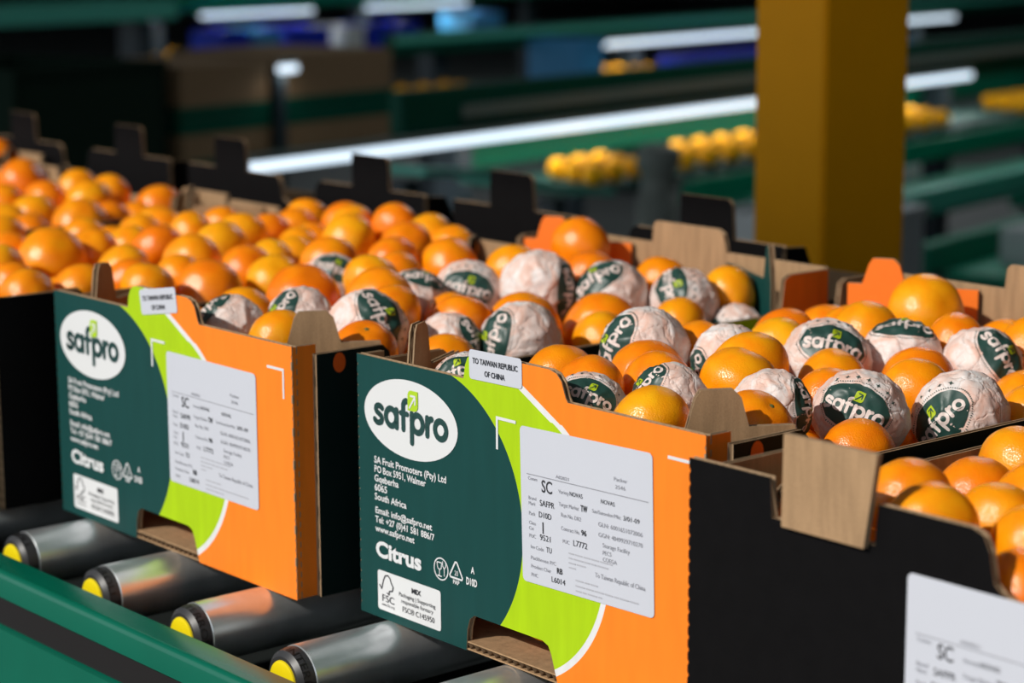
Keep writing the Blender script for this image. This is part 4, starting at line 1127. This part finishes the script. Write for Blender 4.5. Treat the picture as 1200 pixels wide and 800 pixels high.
# stacked cartons and bin in the dark
def stack_carton(a0, a1, b0, b1, z0, z1, label, band):
    r = empty('stacked_carton', tuple(bpnt((a0 + a1) / 2, (b0 + b1) / 2, z0))); tag(r, label, 'carton', 'brown cartons stacked in the dark')
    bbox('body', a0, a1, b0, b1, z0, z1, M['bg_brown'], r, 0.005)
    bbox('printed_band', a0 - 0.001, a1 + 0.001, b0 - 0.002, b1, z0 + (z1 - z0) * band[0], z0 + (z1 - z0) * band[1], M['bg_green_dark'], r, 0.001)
L4 = empty('low_table', tuple(bpnt(5.1, 4.6, F))); tag(L4, 'dark low table carrying the stacked brown cartons', 'table')
bbox('table_top', 4.45, 5.85, 4.2, 5.0, -0.36, -0.30, M['bg_green_dark'], L4)
for a in (4.55, 5.7):
    for b in (4.3, 4.85): bbox('leg', a - 0.03, a + 0.03, b, b + 0.06, F, -0.36, M['bg_dark'], L4)
bbox('lamp_stand', 4.99, 5.03, 4.21, 4.25, -0.30, 0.02, M['bg_dark'], L4)
light(4.97, 5.06, 4.19, 0.03, 'short lit lamp showing as a round spot between the two carton stacks', 0)
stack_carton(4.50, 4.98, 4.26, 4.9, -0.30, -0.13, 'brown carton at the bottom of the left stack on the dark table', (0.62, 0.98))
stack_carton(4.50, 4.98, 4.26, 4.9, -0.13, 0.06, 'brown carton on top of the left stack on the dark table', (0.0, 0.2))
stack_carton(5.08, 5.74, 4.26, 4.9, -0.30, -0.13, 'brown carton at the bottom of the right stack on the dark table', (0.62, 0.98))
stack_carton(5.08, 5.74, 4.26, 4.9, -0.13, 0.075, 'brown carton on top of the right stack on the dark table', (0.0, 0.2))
crate('fruit_bin', 3.70, 4.42, 4.26, 5.1, F, 0.09, M['bin_green'], 'large very dark green fruit bin at the far left', 'bin')

# far lines
L3 = line('distant green sorting line with two lit tubes at the top of the view', 13, 11)
bbox('hood', 8.5, 18, 10.7, 11.8, -0.06, 0.03, M['bg_green'], L3)
bbox('belt', 8.0, 18, 10.2, 10.7, -0.46, -0.42, M['bg_green'], L3)
for a in (8.6, 11, 13.5, 16): bbox('post', a - 0.06, a + 0.06, 10.9, 11.02, F, -0.06, M['bg_dark'], L3)
light(11.2, 12.5, 10.62, -0.095, 'lit tube light at the top of the view, left one of the distant pair', 0)
light(13.2, 14.6, 10.62, -0.095, 'lit tube light at the top of the view, right one of the distant pair', 0)
light(10.55, 10.66, 10.62, -0.10, 'small lit lamp at the top left, left of the distant tubes', 0)
rndc = random.Random(5)
k = 0
desc = ['leftmost', 'second from the left', 'third from the left', 'fourth from the left', 'fifth from the left', 'sixth from the left', 'rightmost']
for a, m, w in ((11.2, 'bg_blue', .3), (11.54, 'bg_lblue', .3), (12.05, 'bg_blue', .5), (12.6, 'bg_lgrey', .25), (12.9, 'bg_blue', .25), (13.3, 'bg_blue', .3), (14.4, 'bg_lblue', .45)):
    crate('blue_crate' if m != 'bg_lgrey' else 'white_crate', a - w / 2, a + w / 2, 10.25, 10.6, -0.42, -0.17 - rndc.uniform(0, .05), M[m], '%s crate on the distant line, %s of the crates there' % ({'bg_blue': 'royal blue', 'bg_lblue': 'light blue', 'bg_lgrey': 'whitish'}[m], desc[k]), 'crate', 'crates on the distant line'); k += 1
far_fruit(10.2, 11.0, 10.2, 10.5, -0.42, 8, 'blurred mandarin on the distant line left of the blue crates', 'mandarins on the distant line', 0.05)
L5 = line('distant pale teal conveyor at the top left of the view', 9, 9.5)
bbox('belt', 6.2, 9.3, 9.0, 9.5, -0.02, 0.10, M['bg_teal'], L5)
for a in (6.4, 9.1): bbox('leg', a - 0.06, a + 0.06, 9.1, 9.3, F, -0.02, M['bg_dark'], L5)
crate('blue_crate', 6.3, 6.9, 9.1, 9.4, 0.10, 0.22, M['bg_blue'], 'blue crate on the distant teal conveyor at the top left corner')
